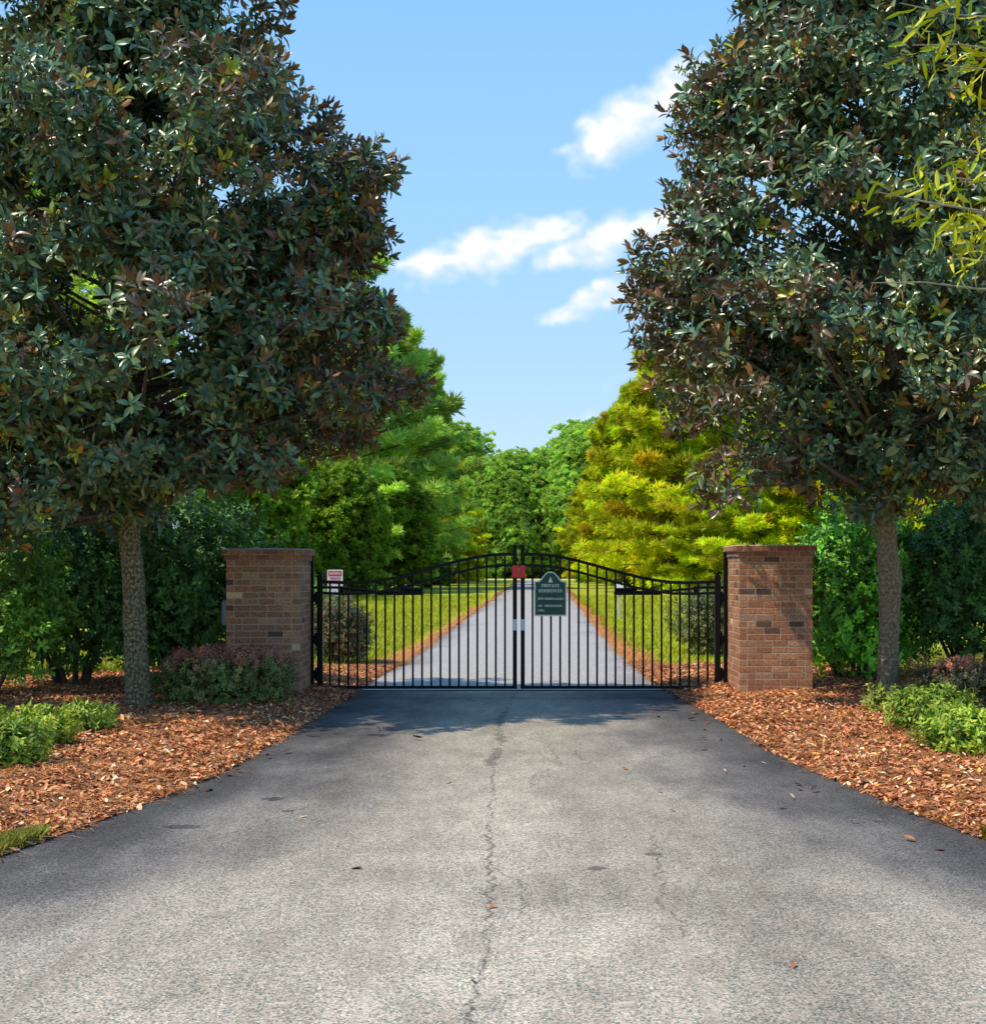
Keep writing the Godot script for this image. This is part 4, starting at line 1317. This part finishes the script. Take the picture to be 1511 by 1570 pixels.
func build_far_trees() -> void:
	rng.seed = 505
	M.needle = tinted(0.6, 0.8, 0.3)
	M.willow = tinted(0.45, 0.6, 0.4)
	M.pine_bark = solid(Color(0.13, 0.085, 0.06), 0.95)
	var green := [Color(0.15, 0.24, 0.05), Color(0.12, 0.20, 0.045), Color(0.19, 0.27, 0.055)]
	var gold := [Color(0.36, 0.42, 0.015), Color(0.44, 0.45, 0.015), Color(0.29, 0.38, 0.015), Color(0.50, 0.38, 0.02)]
	var tg := [needle_tuft(green, 32, 0.5, 0.036), needle_tuft(green, 32, 0.56, 0.042)]
	var ty := [needle_tuft(gold, 32, 0.42, 0.034), needle_tuft(gold, 32, 0.48, 0.038)]
	var lb := [needle_tuft([Color(0.16, 0.30, 0.03), Color(0.20, 0.35, 0.035), Color(0.13, 0.24, 0.03)], 26, 0.30, 0.07), needle_tuft([Color(0.16, 0.30, 0.03), Color(0.23, 0.36, 0.035)], 26, 0.32, 0.075)]
	var tw := [needle_tuft([Color(0.16, 0.28, 0.05), Color(0.20, 0.32, 0.05)], 30, 0.40, 0.08), needle_tuft([Color(0.22, 0.34, 0.05), Color(0.27, 0.37, 0.05)], 30, 0.42, 0.085)]
	var kinds := {
		"green_pine": pine("pine_tree", 20.0, 6.0, 0.03, tg, 0.55, Color(2.4, 2.3, 1.9)),
		"green_pine_b": pine("pine_tree", 20.0, 5.4, 0.02, tg, 0.65, Color(2.8, 2.5, 1.6)),
		"gold_pine": pine("golden_pine_tree", 14.0, 4.4, 0.02, ty, 0.5, Color(1.45, 1.5, 1.2)),
		"gold_pine_b": pine("golden_pine_tree", 14.0, 4.6, 0.02, ty, 0.58, Color(1.3, 1.5, 1.2)),
		"woods": broadleaf("broadleaf_tree", 17.0, 5.4, 0.03, tw, Color(1.9, 1.85, 2.2), 120),
		"leafy": broadleaf("broadleaf_tree", 8.0, 2.7, 0.06, lb, Color(1.2, 1.1, 1.0)),
	}
	var own := {"green_pine": 20.0, "green_pine_b": 20.0, "gold_pine": 14.0, "gold_pine_b": 14.0, "leafy": 8.0, "woods": 17.0}
	var used := {}
	# kind, x, distance, height, width factor, label
	var rows := []
	var L := "left"
	for q in [
		["green_pine", -11.6, 92.0, 24.5, 1.0, "tallest green pine, showing through the gap beside the lichen-mottled magnolia"],
		["green_pine_b", -8.6, 98.0, 19.5, 0.95, "green pine stepping down from the tallest one towards the drive"],
		["green_pine", -7.6, 112.0, 19.0, 0.8, "third green pine from the tallest along the drive, before the sky gap"],
		["green_pine_b", -7.5, 126.0, 18.0, 0.75, "green pine with boughs against the sky, behind the third"],
		["gold_pine", -7.3, 134.0, 13.0, 0.9, "yellow-green pine at the far end of the green row along the drive"],
		["gold_pine_b", -6.2, 146.0, 9.5, 0.9, "short yellow-green pine at the end of the drive beside the cross road, green-row side"],
		["leafy", -12.3, 64.0, 7.6, 1.0, "bushy yellow-green tree rising directly above the pillar with the pink-topped shrub"],
		["leafy", -9.6, 70.0, 6.6, 1.1, "fresh green leafy tree behind the warning sign"],
		["green_pine", -15.0, 72.0, 15.0, 1.0, "mid-height green pine between the bushy tree and the lichen-mottled magnolia"],
		["green_pine_b", -16.5, 56.0, 17.0, 1.0, "green pine seen in chinks of the lichen-mottled magnolia crown, nearest one"],
		["green_pine", -22.0, 60.0, 19.0, 1.0, "green pine seen in chinks of the lichen-mottled magnolia crown, outermost one"],
		["leafy", -13.5, 40.0, 5.2, 1.2, "low leafy tree behind the dark shrubs on the lichen-mottled magnolia's side"],
		["leafy", -18.5, 44.0, 6.0, 1.2, "leafy tree farther out behind the loose olive-green shrub"],
		["green_pine_b", -20.0, 95.0, 23.0, 1.0, "green pine behind the tallest one, away from the drive"],
		["gold_pine", 9.6, 84.0, 15.6, 1.0, "tallest golden pine, next to the smooth magnolia's lower crown"],
		["gold_pine_b", 8.4, 98.0, 14.6, 0.9, "golden pine second in the row stepping down to the drive"],
		["gold_pine", 7.9, 112.0, 13.8, 0.85, "golden pine third in the row stepping down to the drive"],
		["gold_pine_b", 7.6, 126.0, 12.8, 0.75, "golden pine fourth in the row, slim against the far woods"],
		["gold_pine", 8.0, 142.0, 11.0, 0.7, "golden pine at the end of the golden row by the cross road"],
		["gold_pine_b", 12.4, 68.0, 9.6, 1.1, "low broad golden pine just above the sunlit pillar's cap"],
		["gold_pine", 16.5, 66.0, 13.0, 1.0, "golden pine behind the evergreen shrub with painted sunlight"],
		["gold_pine_b", 14.5, 88.0, 17.0, 1.0, "golden pine behind the low broad one, half hidden by the smooth magnolia"],
		["gold_pine", 19.5, 56.0, 23.0, 0.85, "very tall golden pine seen in chinks of the smooth magnolia crown"],
		["gold_pine_b", 24.5, 60.0, 25.0, 0.85, "very tall golden pine at the outer edge behind the hanging willow-like twigs"],
		["gold_pine", 11.2, 92.0, 15.5, 1.05, "golden pine filling in behind the two tallest golden ones by the drive"],
		["gold_pine_b", 12.8, 104.0, 17.0, 1.0, "tall golden pine well behind the drive's golden row, its top above the low broad one"],
		["gold_pine_b", 10.2, 72.0, 7.5, 1.25, "lowest bushy golden pine, spreading over the lawn at the foot of the golden row"],
		["gold_pine", 6.4, 136.0, 9.0, 1.0, "small golden pine leaning out to the lane near the cross road"],
		["gold_pine_b", 17.8, 78.0, 15.0, 1.1, "golden pine behind the low broad one, nearest the evergreen shrub with painted sunlight"],
		["gold_pine_b", -6.0, 122.0, 9.0, 1.0, "low yellow-green pine in front of the green row, midway along the lane"],
		["gold_pine", -5.4, 140.0, 8.0, 1.1, "low yellow-green pine at the lane's edge before the cross road, green-row side"],
		["green_pine_b", -10.6, 80.0, 13.0, 1.1, "green pine of middle height in front of the tallest one"],
		["leafy", -8.4, 84.0, 7.2, 1.2, "leafy tree at the foot of the green row, beyond the warning sign's short tree"],
		["leafy", 15.0, 42.0, 5.0, 1.2, "low leafy tree behind the dark shrubs on the smooth magnolia's side"],
		["leafy", 20.5, 44.0, 6.0, 1.2, "leafy tree farther out behind the brown-tipped shrub's side of the bed"],
	]:
		rows.append(q)
	var ends := ["woods", "woods", "green_pine_b", "woods", "woods", "green_pine", "woods", "woods", "green_pine_b", "woods", "woods"]
	for k in 11:
		var x := -17.0 + 4.0 * k
		rows.append([ends[k], x + r(-1, 1), 168.0 + r(0, 9), [15.0, 14.0, 15.5, 14.5, 15.0, 16.5, 16.5, 17.5, 19.5, 20.0, 21.0][k], 1.15 if ends[k] == "woods" else 1.5, "tree of the woods closing the end of the drive, number %s from the green-row side" % ["one", "two", "three", "four", "five", "six", "seven", "eight", "nine", "ten", "eleven"][k]])
	for k in 12:
		var x := -44.0 + 8.0 * k
		rows.append(["woods" if k % 3 else "green_pine_b", x + r(-2, 2), 192.0 + r(0, 10), (15.5 if absf(x) < 12.0 else 19.0) + r(0, 3) + maxf(0.0, x) * 0.12, 1.5, "tall tree of the hindmost wood line, number %s from the green-row side" % ["one", "two", "three", "four", "five", "six", "seven", "eight", "nine", "ten", "eleven", "twelve"][k]])
	for q in rows:
		var src: Node3D = kinds[q[0]]
		var o: Node3D = src
		if used.has(q[0]):
			o = src.duplicate()
			o.name = numbered("broadleaf_tree" if q[0] in ["leafy", "woods"] else "golden_pine_tree" if (q[0] as String).begins_with("gold") else "pine_tree")
			add_child(o)
		used[q[0]] = true
		var s: float = q[3] / own[q[0]]
		o.position = Vector3(q[1], -0.03, -q[2])
		o.rotation.y = r(0, TAU)
		o.scale = Vector3(s * q[4], s, s * q[4])
		var grp := "trees along the drive beyond the gate"
		if q[2] > 160.0: grp = "woods closing the end of the drive"
		tag(o, q[5], "tree", grp)
	# understorey at the far lawn edge, shade under trees tinted into the leaves
	for side in [-1.0, 1.0]:
		for k in 7:
			var dd := 100.0 + 7.5 * k
			shrub("wild_bush", ("shaded wild bush under the green pines, number %s along the lawn" if side < 0 else "shaded wild bush under the golden pines, number %s along the lawn") % ["one", "two", "three", "four", "five", "six", "seven"][k], "bush", Vector3(side * (9.0 + r(-1, 1)) + 1.0, -0.03, -dd), Vector3(2.2, 2.4, 1.6), 0.0, [lb[0]], M.needle, 190, 1.0, 3, Color(0.5, 0.5, 0.6), Color(0.85, 0.8, 0.8), "wild bushes under the trees beyond the gate")

func build_grass() -> void:
	rng.seed = 606
	var st := Soup.new()
	for k in 14:
		var at := Vector3(r(-0.06, 0.06), 0, r(-0.06, 0.06))
		var d := Vector3(r(-0.5, 0.5), 1, r(-0.5, 0.5)).normalized()
		var h := r(0.05, 0.11)
		var x := Vector3(r(-1, 1), 0, r(-1, 1)).normalized() * 0.005
		st.grid([PackedVector3Array([at - x, at + x]), PackedVector3Array([at + d * h * 0.6 - x * 0.8, at + d * h * 0.6 + x * 0.8]), PackedVector3Array([at + d * h + Vector3(d.x, 0, d.z) * h * 0.5, at + d * h + Vector3(d.x, 0, d.z) * h * 0.5])])
	var where := []
	var tint := PackedColorArray()
	for side in [-1.0, 1.0]:
		for k in 17000:
			var d := 19.0 + 50.0 * pow(rng.randf(), 1.6)
			var x: float = edge(side, d) + side * (bed_width(d) - 0.06 + pow(rng.randf(), 1.3) * (3.0 + d * 0.12))
			where.append(Transform3D(Basis(Vector3.UP, r(0, TAU)).scaled(Vector3.ONE * r(0.8, 1.5) * (0.6 + d * 0.02)), Vector3(x, -0.03, -d)))
			var g := r(0.8, 1.25) * (1.0 + 0.3 * noise.get_noise_2d(x * 14.0, d * 14.0))
			tint.append(Color(0.42 * g, 0.46 * g, 0.010 * g))
		for k in 1300:
			var d := 6.8 + 1.5 * pow(rng.randf(), 0.8)
			var x: float = edge(side, d) + side * (r(0.0, 2.2) if d < 7.6 else r(0.0, 0.45) * (8.4 - d))
			where.append(Transform3D(Basis(Vector3.UP, r(0, TAU)).scaled(Vector3.ONE * r(0.6, 1.0)), Vector3(x, 0.005, -d)))
			var g := r(0.7, 1.2)
			tint.append(Color(0.24 * g, 0.24 * g, 0.02 * g))
		for k in 5000:
			var d := r(13.0, 26.0)
			var x: float = side * r(6.5, 13.0)
			where.append(Transform3D(Basis(Vector3.UP, r(0, TAU)).scaled(Vector3.ONE * r(0.9, 1.8)), Vector3(x, -0.03, -d)))
			var g := r(0.7, 1.2)
			tint.append(Color(0.34 * g, 0.36 * g, 0.015 * g))
	var o := scatter("grass", st.mesh(), M.leafy, where, tint)
	tag(o, "short yellow-green lawn grass along both sides of the drive", "grass")

func fallen_leaves() -> void:
	rng.seed = 707
	var cols := [Color(0.16, 0.06, 0.03), Color(0.36, 0.16, 0.06), Color(0.07, 0.04, 0.03), Color(0.5, 0.36, 0.22), Color(0.42, 0.13, 0.03)]
	var words := ["dark red-brown", "tan-brown", "nearly black", "pale buff", "orange-red"]
	var mats := []
	for c in cols:
		var m := tinted(0.75, 0.1)
		m.albedo_color = (c as Color).linear_to_srgb()
		mats.append(m)
	var spots := [[-2.32, 10.76, 0], [-2.09, 12.06, 2], [-2.46, 12.96, 1], [-1.45, 9.01, 3], [-0.91, 7.49, 2], [-1.78, 9.65, 2], [-0.13, 6.63, 4], [0.88, 11.1, 4], [1.05, 9.99, 4], [1.05, 9.2, 3], [-0.19, 5.45, 3], [1.16, 5.65, 4], [1.68, 10.92, 3], [2.2, 13.46, 0], [1.68, 12.27, 2], [2.3, 12.27, 2], [2.2, 9.99, 2], [2.2, 8.8, 3], [1.87, 11.1, 3], [2.1, 11.46, 3], [2.15, 10.28, 2], [2.13, 10.07, 2], [1.98, 9.71, 3], [2.37, 8.85, 3], [2.5, 7.97, 0], [1.82, 9.32, 2], [1.88, 14.58, 0], [1.91, 13.72, 0], [1.97, 16.67, 0], [-2.1, 16.67, 1], [-2.12, 15.91, 0], [-1.44, 13.72, 2], [-0.98, 12.96, 2], [-2.33, 10.04, 0], [-2.3, 10.92, 0], [-2.2, 11.73, 1], [1.95, 12.96, 1], [2.0, 14.28, 0], [2.4, 8.22, 1], [-0.53, 10.28, 3], [1.7, 15.6, 1], [1.55, 14.9, 0], [2.0, 15.2, 1], [1.8, 13.0, 0]]
	for q in spots:
		var k: int = q[2]
		var b := Basis(Vector3.UP, r(0, TAU)) * Basis(Vector3.RIGHT, r(-0.15, 0.15)) * Basis(Vector3.BACK, r(-0.2, 0.2))
		var o := part("fallen_leaf", litter_meshes[rng.randi() % 4], mats[k], null, Transform3D(b.scaled(Vector3.ONE * (r(0.35, 0.55) if k > 2 else r(0.5, 0.8))), Vector3(q[0], 0.012, -q[1])))
		var where := "near the mulch on the sign side" if q[0] > 1.5 else "near the mulch on the pink-topped shrub's side" if q[0] < -1.9 else "out in the middle of the driveway"
		tag(o, "small %s fallen leaf on the asphalt %s" % [words[k], where], "fallen leaf", "%s leaves on the asphalt %s" % [words[k], where])

func _ready() -> void:
	rng.seed = 1
	noise.seed = 12
	noise.frequency = 0.02
	fine_noise.seed = 13
	fine_noise.frequency = 0.05
	fine_noise.fractal_octaves = 3
	# camera: upright back, lens shifted, standing in the drive
	var cam := Camera3D.new()
	cam.name = "camera"
	cam.projection = Camera3D.PROJECTION_FRUSTUM
	cam.near = 0.1
	cam.far = 2000.0
	cam.size = 2.0 * 0.1 * 785.0 / 2050.0
	cam.frustum_offset = Vector2(-39.5, 81.0) / 2050.0 * 0.1
	cam.position = Vector3(0, 1.7, 0)
	add_child(cam)
	cam.current = true
	var we := WorldEnvironment.new()
	we.name = "environment"
	var env := Environment.new()
	env.background_mode = Environment.BG_SKY
	var sky := Sky.new()
	var pano := PanoramaSkyMaterial.new()
	pano.panorama = make_sky()
	pano.energy_multiplier = 0.49
	sky.sky_material = pano
	env.sky = sky
	env.tonemap_mode = Environment.TONE_MAPPER_LINEAR
	env.tonemap_exposure = 2.25
	env.sdfgi_enabled = true
	env.ssao_enabled = true
	env.ssil_enabled = true
	we.environment = env
	add_child(we)
	var sun := DirectionalLight3D.new()
	sun.name = "sun"
	sun.light_energy = 0.72
	sun.light_color = Color(1.0, 0.94, 0.84)
	sun.light_angular_distance = 0.55
	sun.shadow_enabled = true
	var el := deg_to_rad(56.0)
	var az := deg_to_rad(-25.0)
	var to_sun := Vector3(-cos(el) * cos(az), sin(el), -cos(el) * sin(az))
	sun.basis = Basis.looking_at(-to_sun, Vector3.UP)
	add_child(sun)

	build_leaf_kinds()
	build_ground()
	brick_pillar(Vector3(-3.20, -0.005, -17.187), "brick gate pillar with the pink-topped shrub and grey electrical box against it", 1.0, 11)
	brick_pillar(Vector3(3.216, 0.04, -17.187), "brick gate pillar with sunlit inner side beside the orange mulch mound", -1.0, 12)
	build_gate()
	build_small_things()
	build_far_trees()
	build_near_plants()
	willow_oak()
	build_grass()
	fallen_leaves()
